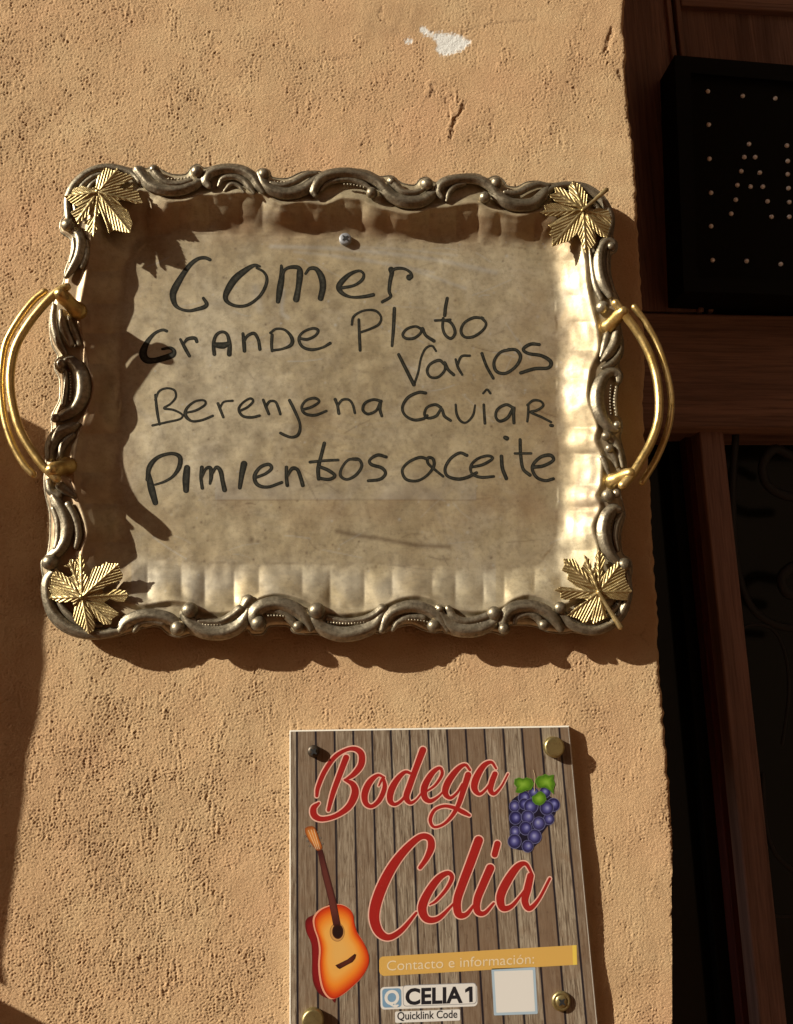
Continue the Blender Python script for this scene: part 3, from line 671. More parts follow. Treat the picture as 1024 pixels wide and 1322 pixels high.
scroll([(238, 792, 5), (246, 805, 7), (264, 815, 7.5), (290, 816, 7.5), (309, 807, 7), (320, 790, 5.5)], H1)
scroll([(310, 787, 5), (298, 796, 4.5), (282, 803, 3.5), (258, 802, 3)], H2); knob(245, 788, 10.5); beads(255, 805, 285, 806, 1.5, 1.9)
scroll([(321, 776, 7), (316, 783, 6)], H3)
scroll([(156, 813, 4), (163, 803, 6), (180, 796, 6.5), (200, 795, 6.5), (219, 799, 6), (231, 807, 4)], H2)
scroll([(174, 814, 3), (181, 804, 4.5), (196, 801, 4.5), (210, 804, 4)], H1); knob(230, 811, 9.5); beads(200, 804, 220, 805, -1, 1.5)
# --- bottom left corner and left rim
scroll([(155, 814, 4), (133, 818, 5), (108, 817, 5), (86, 808, 5), (69, 792, 5), (61, 771, 5), (61, 750, 5), (70, 737, 4)], H1)
scroll([(130, 808, 2.5), (110, 806, 3.5), (92, 797, 3.5), (78, 780, 3), (73, 764, 2)], H3); knob(65, 726, 10)
scroll([(66, 718, 5), (76, 710, 6), (84, 697, 6.5), (86, 680, 7), (82, 664, 7), (74, 650, 6), (69, 642, 4)], H1)
scroll([(72, 708, 3), (75, 690, 3), (74, 672, 3.5), (69, 657, 3)], H2); beads(79, 704, 79, 672, -1, 1.7)
scroll([(98, 706, 3), (101, 690, 4), (97, 670, 4.5), (88, 652, 4)], H3)
scroll([(63, 622, 4), (66, 634, 4.5), (76, 640, 4)], H3); scroll([(78, 628, 5), (86, 634, 4), (96, 640, 2.5)], H3)
scroll([(64, 592, 4), (66, 575, 6), (76, 560, 7), (92, 552, 6), (100, 548, 3)], H1)
scroll([(76, 592, 3), (82, 574, 4.5), (94, 562, 3.5)], H3)
scroll([(80, 478, 4), (78, 470, 6), (88, 465, 6), (99, 474, 7), (106, 490, 8), (106, 510, 8), (98, 526, 7), (84, 536, 6), (73, 540, 4)], H1)
scroll([(84, 480, 3), (85, 500, 3), (82, 522, 3)], H3); beads(91, 482, 91, 516, -1, 1.9); knob(79, 470, 7); knob(72, 540, 6)
scroll([(70, 395, 3), (69, 415, 4), (74, 438, 4.5), (84, 457, 3)], H1); scroll([(79, 402, 3), (82, 422, 4.5), (92, 444, 4)], H2); scroll([(88, 408, 2), (94, 425, 3.5), (102, 444, 3)], H1)
scroll([(92, 296, 5), (101, 303, 5.5), (104, 316, 6), (101, 332, 6), (94, 345, 5), (86, 357, 3)], H1); knob(88, 291, 9)
scroll([(111, 312, 3), (112, 328, 3.5), (106, 345, 3)], H3); scroll([(95, 308, 2), (96, 322, 2.5), (91, 338, 2)], H2)

# --- grape leaves on the corners
def zz(pts, ox, oy, s): return [(ox + p[0] / s, oy + p[1] / s) + tuple(p[2:]) for p in pts]
def leaf(outline, centre, tips, z, stem=None, label=None, tilt=0.0):
    o = np.array(zz(outline, *z)); c = np.array(zz([centre], *z)[0]); ro = np.hypot(*(o - c).T); o = c + (o - c) * (1 + 0.32 * (1 - ro / ro.max()) ** 1.2)[:, None]; tp = np.array(zz(tips, *z))
    d = tp - c; L = np.linalg.norm(d, axis=1); u = d / L[:, None]
    def hf(a, b):
        x = a - c[0]; y = b - c[1]; r = np.hypot(x, y)
        al = x[:, None] * u[:, 0] + y[:, None] * u[:, 1]; pr = np.abs(x[:, None] * -u[:, 1] + y[:, None] * u[:, 0])
        sc = np.where(al > -1, pr / (0.35 + np.clip(al, 0, None) / L) / L, 99.0); k = sc.argmin(1); ii = np.arange(len(a))
        A_, B_ = al[ii, k], pr[ii, k]
        ridge = 0.5 + 0.5 * np.cos(2 * math.pi * (B_ * 0.90 - A_ * 0.44) / 3.5)
        bead = 0.75 + 0.25 * np.cos(2 * math.pi * (A_ + B_) / 2.6)
        vein = np.exp(-(B_ / 1.5) ** 2)
        h = RIM + 0.0042 + 0.0009 * np.sin(np.clip(A_ / L[k], 0, 1) * 3.6 + k * 1.3) + 0.00025 * np.cos(np.clip(B_ / 18, 0, 1) * math.pi) * np.clip(r / 12, 0, 1) - 0.000012 * r + 0.0004 * np.sin(k * 2.1) * np.clip(r / 30, 0, 1)
        return h + 0.00095 * ridge * bead * (1 - vein) + 0.0010 * vein + tilt * x
    ob = relief('leaf', o, 0.62, hf, 0.0007, M_LEAF, tray)
    if label: ob['label'] = label
    if stem:
        s = zz(stem, *z); q = spline([(p[0], p[1], p[2] / z[2]) for p in s], 6); mb = MB()
        tube(mb, P(q[:, 0], q[:, 1], RIM + 0.0066), q[:, 2] * PX, 1.0, 10); mb.build('leaf_stem', M_LEAF, ob)
    mb = MB(); p0 = P(c[0], c[1], RIM - 0.001); p1 = P(c[0], c[1], RIM + 0.0042)
    tube(mb, np.linspace(p0, p1, 4), 4 * PX, 1, 10, (0, 0, 1)); mb.build('rivet', M_BRASS, ob)
Z1 = (50, 200, 4.096); Z3 = (540, 200, 3.657); Z6 = (40, 640, 3.657); Z8 = (560, 620, 3.413)
leaf([(305, 172), (308, 130), (330, 112), (345, 82), (368, 92), (385, 100), (402, 82), (412, 102), (470, 112), (485, 130), (440, 150), (405, 175), (440, 185), (485, 158), (478, 185), (512, 192), (522, 215), (545, 252),
      (500, 255), (455, 238), (400, 228), (425, 262), (462, 290), (475, 322), (492, 355), (484, 412), (440, 402), (395, 385), (368, 402), (352, 350), (325, 280), (302, 325), (312, 365), (290, 425), (280, 402), (248, 385),
      (266, 352), (243, 342), (275, 318), (282, 285), (215, 352), (203, 318), (183, 292), (230, 262), (195, 250), (150, 215), (192, 205), (202, 180), (250, 168), (285, 182)],
     (312, 195), [(400, 95), (540, 250), (480, 405), (290, 420), (205, 345), (152, 215)], Z1)
leaf([(790, 245), (795, 200), (770, 160), (738, 135), (720, 165), (725, 195), (690, 165), (655, 160), (660, 185), (628, 195), (665, 225), (690, 232), (640, 230), (605, 240), (612, 258), (583, 270), (620, 285), (680, 285),
      (720, 270), (690, 290), (620, 325), (645, 340), (622, 368), (640, 380), (632, 432), (690, 405), (720, 395), (755, 350), (770, 390), (780, 430), (790, 458), (830, 412), (835, 370), (815, 330), (850, 370), (885, 385),
      (895, 340), (898, 300), (885, 262), (840, 250), (800, 262)],
     (780, 258), [(735, 140), (650, 175), (590, 270), (635, 425), (790, 452), (885, 380), (895, 290)], Z3, [(775, 262, 8), (830, 215, 9), (888, 165, 13)])
leaf([(235, 282), (248, 310), (252, 345), (248, 375), (270, 405), (290, 350), (320, 345), (350, 318), (372, 325), (412, 318), (420, 355), (432, 372), (425, 395), (370, 420), (320, 445), (330, 465), (380, 445), (440, 448),
      (460, 468), (435, 500), (400, 500), (355, 485), (330, 500), (400, 545), (405, 560), (375, 572), (370, 600), (330, 595), (300, 565), (285, 560), (298, 600), (290, 625), (270, 642), (245, 610), (215, 585), (205, 560),
      (212, 520), (205, 495), (150, 500), (102, 485), (115, 465), (93, 440), (112, 415), (105, 395), (125, 355), (150, 370), (185, 400), (205, 390), (190, 355), (160, 345), (182, 335), (190, 312), (215, 315)],
     (240, 478), [(235, 285), (410, 325), (455, 465), (370, 595), (270, 638), (103, 482), (115, 370), (188, 320)], Z6)
leaf([(728, 312), (745, 335), (752, 365), (742, 400), (738, 440), (770, 400), (805, 368), (812, 395), (838, 400), (830, 430), (838, 455), (862, 490), (845, 500), (838, 525), (800, 522), (760, 515), (745, 520), (752, 550),
      (760, 590), (740, 600), (705, 620), (700, 600), (665, 618), (645, 600), (595, 590), (640, 550), (690, 520), (650, 515), (600, 525), (570, 520), (570, 495), (535, 485), (570, 470), (620, 475), (680, 490), (640, 470),
      (600, 440), (605, 420), (570, 400), (580, 375), (572, 345), (600, 350), (625, 350), (640, 375), (660, 400), (672, 365), (665, 335), (690, 360), (712, 430), (722, 380), (712, 350)],
     (728, 492), [(575, 350), (668, 340), (727, 318), (812, 380), (858, 490), (750, 595), (600, 588), (540, 485)], Z8, [(726, 492, 9), (770, 565, 10), (822, 645, 14)])

# --- handles
HB = 0.0315
def handle(z, inner, outer, ri, ro, posts):
    root = None
    zi = np.array(zz(inner, *z)); zo = np.array(zz(outer, *z))
    q = spline(np.c_[zi, np.full(len(zi), ri / z[2])], 8); mb = MB(); tube(mb, P(q[:, 0], q[:, 1], HB), q[:, 2] * PX, 1, 18)
    root = mb.build('handle', M_GOLD, tray)
    q = spline(np.c_[zo, np.full(len(zo), ro / z[2])], 8); mb = MB(); tube(mb, P(q[:, 0], q[:, 1], HB - 0.003), q[:, 2] * PX, 1, 16); mb.build('handle_bar', M_GOLD, root)
    for (bx, by, tx, ty, r0, r1) in posts:
        a = zz([(bx, by)], *z)[0]; b = zz([(tx, ty)], *z)[0]; mb = MB()
        A_ = P(a[0], a[1], RIM - 0.001); B_ = P(b[0], b[1], HB)
        pth = A_ + (B_ - A_) * np.array([0, .12, .3, .5, .7, .85, 1])[:, None]
        tube(mb, pth, np.array([1.25, 1.2, 1, .95, 1, 1.0, .9]) * r0 / z[2] * PX, 1, 18, (0, 0, 1)); mb.build('handle_post', M_GOLD, root)
Z4 = (0, 350, 3.673); Z5 = (640, 370, 3.938)
handle(Z4, [(318, 75), (270, 100), (200, 170), (130, 260), (75, 360), (50, 480), (55, 600), (90, 740), (150, 850), (210, 930), (270, 985)],
       [(213, 97), (160, 140), (90, 230), (30, 340), (10, 450), (6, 560), (22, 700), (60, 820), (110, 910), (158, 965)], 19, 16,
       [(370, 190, 290, 112, 36, 34), (320, 925, 250, 945, 36, 32)])
handle(Z5, [(610, 85), (660, 150), (720, 230), (780, 340), (815, 450), (830, 560), (825, 680), (790, 790), (740, 880), (690, 960), (645, 1010)],
       [(705, 105), (760, 180), (820, 290), (865, 420), (890, 540), (890, 650), (865, 760), (820, 870), (780, 940), (745, 995)], 23, 18,
       [(570, 205, 645, 130, 36, 34), (590, 990, 682, 950, 34, 30)])

# --- screw the tray hangs on
def screw(name, x, y, r, h, mat, parent=None, dome=0.35, cross=True, washer=None, ang=0.5):
    mb = MB(); c = P(x, y, h); n = 20; prof = [(1.0, -0.6), (1.0, 0.0), (0.92, 0.22 * dome * 2), (0.6, 0.7 * dome), (0.25, dome)]
    v = []; 
    for rr, hh in prof:
        for j in range(n):
            a = 2 * math.pi * j / n; v.append(c + np.array([rr * r * PX * math.cos(a), -hh * r * PX, rr * r * PX * math.sin(a)]))
    v.append(c + np.array([0, -dome * r * PX, 0])); f = []
    for i in range(len(prof) - 1):
        for j in range(n): k = (j + 1) % n; f.append((i * n + j, i * n + k, (i + 1) * n + k, (i + 1) * n + j))
    b = (len(prof) - 1) * n
    for j in range(n): f.append((b + j, b + (j + 1) % n, len(v) - 1))
    mb.add(v, [q for q in f])
    o = mb.build(name, mat, parent)
    if cross:
        s = MB()
        for k in (0, 1):
            a = ang + k * math.pi / 2; u = np.array([math.cos(a), 0, math.sin(a)]); t = np.array([-math.sin(a), 0, math.cos(a)])
            y0 = np.array([0, -(dome + 0.03 + .004 * k) * r * PX, 0])
            s.add([c + y0 + (u * p + t * q) * r * PX for p, q in ((-.66, -.06), (-.2, -.20), (.2, -.20), (.66, -.06), (.66, .06), (.2, .20), (-.2, .20), (-.66, .06))], [(0, 1, 2, 3, 4, 5, 6, 7)])
        s.build('screw_recess', M_SLOT, o, False)
    return o
sc_ = screw('screw', 446, 308, 8.6, 0.0058, M_STEEL, None, 0.16, ang=0.75)
sc_['label'] = 'grey cross-head screw through the tray floor above the handwriting'; sc_['category'] = 'screw'

# --- handwriting
def ribbon(mb, pts, h, wscale=1.0, dome=0.00004, step=7, ground=None):
    """pen or brush stroke: rows of (px, py, width px)"""
    q = spline(pts, step); w_ = np.maximum(q[:, 2] * wscale, 0.4) / 2
    c = q[:, :2]; t = np.gradient(c, axis=0); L = np.linalg.norm(t, axis=1); t /= np.maximum(L, 1e-6)[:, None]
    cap = [(0.97, .25), (.75, .66), (.4, .92)]
    c = np.vstack([[c[0] - t[0] * w_[0] * a for a, _ in cap], c, [c[-1] + t[-1] * w_[-1] * a for a, _ in cap[::-1]]])
    w_ = np.concatenate([[w_[0] * b for _, b in cap], w_, [w_[-1] * b for _, b in cap[::-1]]]); t = np.vstack([[t[0]] * 3, t, [t[-1]] * 3])
    nn = np.stack([t[:, 1], -t[:, 0]], 1); k = np.array([-1, -.5, 0, .5, 1.0])
    X_ = c[:, None] + nn[:, None] * w_[:, None, None] * k[None, :, None]
    hh = h + dome * (1 - k ** 2)[None, :] * np.ones((len(c), 1)) + (ground(X_[..., 0], X_[..., 1]) if ground else 0); V = P(X_[..., 0], X_[..., 1], hh).reshape(-1, 3); m = len(c)
    f = [(i * 5 + j, (i + 1) * 5 + j, (i + 1) * 5 + j + 1, i * 5 + j + 1) for i in range(m - 1) for j in range(4)]
    ac = np.tile(np.abs(k), m); mb.add(V, f, np.stack([ac, ac, ac, np.ones_like(ac)], 1))
T1 = (170, 300, 3.531); T2 = (430, 320, 3.303); T3 = (170, 480, 3.531); T4 = (430, 480, 3.303)
cnt = [0]
def word(strokes):
    mb = MB()
    for z, w_, pts in strokes:
        rows = [(p[0], p[1], (p[2] if len(p) > 2 else w_)) for p in pts]
        rows = [(a, b, c / z[2] * 1.08) for (a, b, c) in zz(rows, *z)]
        r = [(a + random.uniform(-.15, .15), b + random.uniform(-.15, .15), c * random.uniform(.88, 1.1)) for a, b, c in rows]
        cnt[0] += 1
        c = P(r[0][0], r[0][1], FLOOR)
        ribbon(mb, r, FLOOR + 0.00006 + (cnt[0] % 7) * 0.00001, 1, 0.000008, 7, lambda a, b: 0.00016 * samp(_n1, a, b) + 0.00003 * samp(_n2, a, b))
    return mb.build('handwritten_word', M_INK, tray, True, 'across')
word([(T1, 18, [(358, 125, 14), (335, 116, 16), (305, 120, 18), (270, 145, 22), (235, 190, 26), (200, 250, 28), (188, 285, 26), (197, 325, 22), (220, 348, 14), (260, 358, 13), (300, 350, 16), (333, 340, 20), (342, 325, 18), (327, 300, 14)]),
      (T1, 14, [(585, 155, 10), (560, 150, 14), (520, 172, 22), (472, 212, 30), (440, 260, 32), (427, 295, 22), (440, 320, 16), (480, 336, 14), (530, 330, 14), (580, 295, 13), (608, 250, 14), (617, 210, 13), (602, 180, 12), (570, 162, 10)]),
      (T1, 22, [(683, 152, 12), (684, 200, 24), (675, 260, 26), (667, 315, 20)]), (T1, 22, [(684, 205, 12), (700, 170, 14), (730, 158, 16), (762, 163, 20), (767, 190, 26), (760, 250, 24), (750, 305, 26)]),
      (T1, 24, [(792, 188, 10), (812, 165, 16), (842, 168, 22), (866, 205, 30), (872, 250, 30), (862, 300, 28)]),
      (T2, 12, [(40, 170, 14), (90, 160), (125, 135), (130, 110), (110, 98), (72, 112, 18), (38, 142, 24), (24, 170, 22), (42, 195, 16), (80, 210), (130, 208, 13), (172, 200, 14)]),
      (T2, 14, [(247, 92, 22), (250, 110, 20), (243, 145, 18), (240, 185, 15), (245, 208, 13), (210, 230, 12)]), (T2, 12, [(245, 110, 10), (265, 90, 13), (300, 88, 12), (328, 103, 13), (334, 120, 16), (325, 126, 28)])])
word([(T1, 16, [(160, 450, 12), (140, 445, 13), (105, 460, 15), (72, 500, 20), (52, 550, 32), (66, 580, 32), (100, 585, 28), (150, 572, 26), (186, 558, 24), (192, 540, 20), (175, 527, 14), (140, 532, 12)]),
      (T1, 14, [(222, 488, 12), (245, 530, 16), (263, 563, 14)]), (T1, 14, [(235, 512, 8), (255, 487, 14), (288, 482, 15), (297, 498, 15)]),
      (T1, 16, [(377, 555, 18), (373, 510, 16), (384, 470, 14), (410, 453, 13), (435, 465, 14), (446, 510, 18), (445, 555, 20)]), (T1, 22, [(380, 512, 24), (415, 515, 26), (440, 508, 20)]),
      (T1, 14, [(508, 462, 15), (512, 505, 16), (515, 540, 16)]), (T1, 14, [(512, 500, 10), (528, 472), (558, 460), (578, 490), (585, 533, 16)]),
      (T1, 14, [(640, 468), (638, 510), (640, 540)]), (T1, 12, [(632, 458, 10), (660, 440), (700, 446), (730, 480, 15), (728, 512, 15), (690, 530), (642, 538)]),
      (T1, 12, [(765, 482), (800, 488), (838, 470), (850, 446), (825, 438), (782, 455), (763, 485, 14), (778, 520, 14), (820, 535, 14), (870, 525), (905, 505, 15)])])
word([(T2, 12, [(110, 305), (112, 370), (115, 437)]), (T2, 10, [(80, 327), (88, 292), (130, 268), (180, 268), (205, 295), (195, 325), (160, 345), (118, 360)]), (T2, 13, [(262, 258), (258, 340), (252, 418)]),
      (T2, 12, [(378, 347), (352, 335), (316, 346), (298, 370), (312, 386), (345, 385), (372, 365), (381, 343), (395, 373), (430, 397, 14)]),
      (T2, 13, [(487, 215), (480, 250), (476, 288)]), (T2, 12, [(470, 300), (468, 340), (480, 372), (503, 386), (520, 366), (514, 336), (495, 314), (465, 308)]), (T2, 10, [(435, 310), (468, 308), (500, 306)]),
      (T2, 12, [(640, 300), (600, 298), (560, 320), (546, 355), (562, 380), (600, 378), (640, 350), (652, 322), (634, 298)])])
word([(T2, 14, [(280, 455), (312, 520), (345, 583)]), (T2, 10, [(347, 580), (363, 530), (375, 470), (395, 430), (422, 418), (440, 440)]),
      (T2, 12, [(475, 497), (452, 479), (415, 496), (401, 525), (416, 551), (450, 550), (477, 520), (476, 488), (490, 518), (515, 541)]),
      (T2, 11, [(523, 475), (533, 510), (551, 541)]), (T2, 10, [(530, 500), (548, 463), (583, 460)]), (T2, 13, [(635, 450), (655, 505), (683, 556)]),
      (T2, 13, [(762, 432), (715, 445), (687, 485), (696, 525), (735, 535), (780, 505), (800, 465), (782, 436), (748, 433)]),
      (T2, 13, [(880, 412), (842, 410), (812, 432), (832, 450), (890, 460), (928, 485, 15), (918, 512, 15), (860, 515), (800, 533)])])
word([(T3, 12, [(108, 105), (116, 180), (127, 240)]), (T3, 10, [(108, 128), (125, 90), (160, 75), (195, 85), (201, 115), (178, 145), (148, 166), (190, 174), (230, 195), (220, 215), (160, 230), (95, 245)]),
      (T3, 10, [(252, 186), (295, 175), (335, 150), (330, 130), (290, 135), (252, 165, 14), (246, 200, 15), (275, 225, 12), (320, 220), (370, 200)]),
      (T3, 12, [(394, 145), (405, 175), (418, 207)]), (T3, 10, [(402, 168), (420, 137), (460, 132)]), (T3, 11, [(497, 176), (530, 160), (553, 135), (540, 122), (507, 140), (489, 170), (505, 200), (545, 208), (583, 200)]),
      (T3, 13, [(600, 128), (612, 160), (625, 193)]), (T3, 12, [(612, 158), (630, 135), (655, 136), (668, 162), (678, 193)]), (T3, 13, [(720, 130), (745, 180), (768, 240), (760, 285), (730, 298), (700, 290), (678, 279)]),
      (T3, 12, [(780, 172), (820, 160), (855, 136), (835, 120), (797, 130), (776, 160), (790, 190), (835, 198), (888, 178)]), (T3, 13, [(928, 125), (938, 155), (945, 190)]), (T3, 12, [(940, 152), (960, 128), (990, 127), (1008, 150), (1018, 188)]),
      (T4, 12, [(206, 125), (172, 119), (136, 134), (128, 163), (150, 180), (184, 165), (202, 130), (200, 160), (208, 188)])])
word([(T4, 12, [(395, 90), (365, 88), (320, 110), (296, 150), (307, 185), (345, 205), (385, 200), (402, 186)]), (T4, 12, [(460, 152), (436, 140), (401, 152), (390, 180), (406, 197), (440, 188), (463, 158), (475, 188), (502, 208)]),
      (T4, 10, [(523, 140), (528, 180), (545, 210), (570, 215), (597, 185), (606, 142, 7)]), (T4, 11, [(643, 140), (645, 180), (648, 220)]), (T4, 10, [(640, 92), (657, 76), (671, 92)]),
      (T4, 12, [(766, 152), (738, 140), (702, 160), (694, 190), (711, 210), (745, 195), (770, 152), (770, 180), (772, 218)]), (T4, 10, [(833, 138), (832, 175), (828, 212)]),
      (T4, 10, [(828, 142), (855, 122), (885, 125), (896, 145), (870, 164), (843, 172), (888, 192), (930, 214)]), (T4, 14, [(928, 228), (936, 230)])])
word([(T3, 26, [(76, 465, 18), (90, 530, 28), (108, 596, 26)]), (T3, 16, [(72, 492, 18), (82, 432, 22), (120, 390, 18), (180, 373, 16), (219, 388, 20), (218, 432, 20), (190, 475, 14), (150, 500, 12), (107, 515, 9)]),
      (T3, 28, [(252, 438, 28), (248, 490, 30), (248, 540, 24)]), (T3, 16, [(320, 435), (316, 480), (322, 530)]), (T3, 14, [(320, 482, 10), (338, 442), (360, 440, 18), (362, 480, 18), (357, 510, 12)]),
      (T3, 18, [(362, 472, 10), (386, 435, 14), (405, 452, 20), (415, 500, 20), (424, 538, 20)]), (T3, 24, [(512, 420, 28), (502, 470, 24), (493, 528, 18)]),
      (T3, 14, [(567, 481), (610, 465), (638, 440), (624, 422), (586, 436), (560, 475, 17), (573, 514, 16), (620, 525), (685, 504)]), (T3, 17, [(706, 435), (705, 480), (710, 517)]), (T3, 16, [(708, 482, 10), (730, 442), (755, 446), (770, 480), (780, 518)]),
      (T3, 17, [(878, 325), (865, 380), (850, 440), (852, 488)]), (T3, 12, [(813, 412), (880, 405), (942, 402)]), (T3, 15, [(856, 432), (898, 450), (926, 474), (900, 490), (856, 485)]),
      (T4, 12, [(102, 374), (66, 376), (37, 410), (32, 443), (60, 459), (98, 440), (123, 402), (110, 374), (84, 371)]), (T4, 13, [(227, 363), (190, 355), (157, 376), (165, 396), (208, 410), (224, 434), (200, 458), (150, 465)])])
word([(T4, 12, [(402, 372), (370, 365), (322, 386), (295, 420), (312, 458), (360, 465), (403, 440), (430, 402), (426, 372), (406, 367), (405, 390), (438, 420), (470, 446)]), (T4, 13, [(571, 356), (540, 346), (502, 370), (478, 410), (487, 443), (530, 457), (572, 450), (612, 430)]),
      (T4, 12, [(592, 406), (640, 395), (680, 370), (660, 358), (617, 370), (588, 400), (593, 434), (630, 450), (685, 446)]), (T4, 14, [(718, 360), (722, 410), (739, 455)]), (T4, 17, [(734, 280), (741, 284)]),
      (T4, 14, [(798, 290), (800, 350), (810, 412), (840, 441)]), (T4, 11, [(775, 348), (845, 348)]), (T4, 14, [(857, 406), (900, 400), (940, 376), (925, 355), (882, 366), (850, 405), (866, 448), (905, 464), (940, 456)])])

# ------------------------------------------------------------------ printed sign
SH = 0.0062     # front of the board
sign = thing('printed_sign', 'printed wood-look sign with red script lettering, guitar and grapes, screwed below the tray', 'sign', P(560, 1420, 0.0))
def sx(t, y): # right and left edge of the board at photo row y
    l = 374 + (y - 943) * -0.0005; r = 735 + (y - 937) * 0.096; return l + (r - l) * t
mb = MB(); slab(mb, [(374, 943), (735, 937), (735 + .096 * 493, 1430), (374, 1452)], SH, 0.0008, 1.4)
M_EDGE = Mat('white_board_edge', 0.6, color=(.60, .57, .50, 1)); mb.build('board', M_EDGE, sign, False)
def wood_print():
    m = Mat('printed_planks', 0.38, spec=0.4); tc = m.n('TexCoord'); sp = m.n('SeparateXYZ'); m.l(tc.outputs['UV'], sp.inputs[0]); u, v = sp.outputs[0], sp.outputs[1]
    k = m.math('FLOOR', u); fr_ = m.math('FRACT', u)
    wn = m.n('TexWhiteNoise', noise_dimensions='1D'); m.l(m.math('ADD', k, 5.3), wn.inputs['W'])
    cb = m.n('CombineXYZ'); m.l(m.math('MULTIPLY', u, 11), cb.inputs[0]); m.l(m.math('ADD', m.math('MULTIPLY', v, 0.55), m.math('MULTIPLY', wn.outputs[0], 40)), cb.inputs[1])
    g1 = m.noise(cb.outputs[0], 1.0, 6, 0.68, 1.2)
    cb2 = m.n('CombineXYZ'); m.l(m.math('MULTIPLY', u, 5), cb2.inputs[0]); m.l(m.math('ADD', m.math('MULTIPLY', v, 1.6), m.math('MULTIPLY', wn.outputs[0], 17)), cb2.inputs[1])
    g2 = m.noise(cb2.outputs[0], 1.0, 4, 0.6, 2.0)
    c = m.ramp(g1, [(0.32, (.050, .032, .021, 1)), (0.43, (.17, .125, .085, 1)), (0.55, (.30, .245, .175, 1)), (0.72, (.47, .405, .315, 1))])
    c = m.mix(m.ramp(wn.outputs[0], [(0.25, 0.0), (1.0, 0.75)]), c, (.15, .092, .055, 1), 'MIX')
    c = m.mix(m.ramp(m.noise(m.coord((1, 1, 1), (0, .4, 0)), 38, 4, 0.6, 1.5), [(0.5, 0.0), (0.72, 0.5)]), c, (.20, .13, .08, 1))
    c = m.mix(m.ramp(g2, [(0.58, 0.0), (0.8, 0.7)]), c, (.07, .04, .025, 1))
    d = m.math('ABSOLUTE', m.math('SUBTRACT', fr_, 0.5)); sm = m.ramp(d, [(0.425, 0.0), (0.465, 0.97)])
    c = m.mix(sm, c, (.010, .008, .014, 1)); 
    sc_n = m.noise(m.coord((1, 1, 1)), 700, 4, 0.8); c = m.mix(m.ramp(sc_n, [(0.70, 0.0), (0.76, 0.6)]), c, (.55, .5, .42, 1))
    m.col(c); return m
def uvmesh(name, grid_px, uv, h, mat, parent):
    ny, nx = grid_px.shape[:2]; V = P(grid_px[..., 0], grid_px[..., 1], h).reshape(-1, 3); ii = np.arange(ny * nx).reshape(ny, nx)
    f = np.stack([ii[1:, :-1], ii[1:, 1:], ii[:-1, 1:], ii[:-1, :-1]], -1).reshape(-1, 4)
    o = put(name, V, f, mat, parent, False); ul = o.data.uv_layers.new(name='UVMap'); vi = np.empty(len(o.data.loops), np.int32); o.data.loops.foreach_get('vertex_index', vi)
    ul.data.foreach_set('uv', uv.reshape(-1, 2)[vi].astype(np.float32).ravel()); return o
ty = np.linspace(0, 1, 12); tx = np.linspace(0, 1, 12); G = np.zeros((12, 12, 2)); UV = np.zeros((12, 12, 2))
for j, a in enumerate(ty):
    for i, b in enumerate(tx):
        yl = 944.5 + a * 505; yr = 938.8 + a * 490; y = yl + (yr - yl) * b; xx = sx(0.003 + 0.992 * b, y); G[j, i] = (xx, y); UV[j, i] = ((b * 361 - 8.5) / 24.35 + 1, -a * 505 / 24.35 * 1.0)
M_PRINT = wood_print(); uvmesh('printed_planks', G, UV, SH + 0.00003, M_PRINT, sign)
M_RED = Mat('printed_red', 0.4, spec=0.4); vr = M_RED.coord(); M_RED.col(M_RED.mix(M_RED.ramp(M_RED.noise(vr, 900, 4, .8), [(0.66, 0.0), (0.74, 0.5)]), M_RED.mix(M_RED.noise(vr, 60, 3), (.36, .018, .014, 1), (.27, .012, .010, 1)), (.6, .35, .28, 1)))
M_PINK = Mat('printed_pale_outline', 0.4, color=(.72, .42, .33, 1))
def script(strokes):
    mr, mp = MB(), MB(); n = 0
    for z, pts in strokes:
        r = [(a, b, c / z[2]) for a, b, c in zz(pts, *z)]; n += 1
        ribbon(mp, [(a, b, c + 3.2) for a, b, c in r], SH + 0.00006 + n * 0.000004, 1, 0.00001, 9); ribbon(mr, r, SH + 0.00014 + n * 0.000004, 1, 0.00001, 9)
    o = mr.build('printed_word', M_RED, sign); mp.build('word_outline', M_PINK, o)
S1 = (360, 920, 4.452); S2 = (560, 920, 4.452); S3 = (360, 1110, 4.452); S4 = (560, 1110, 4.452)
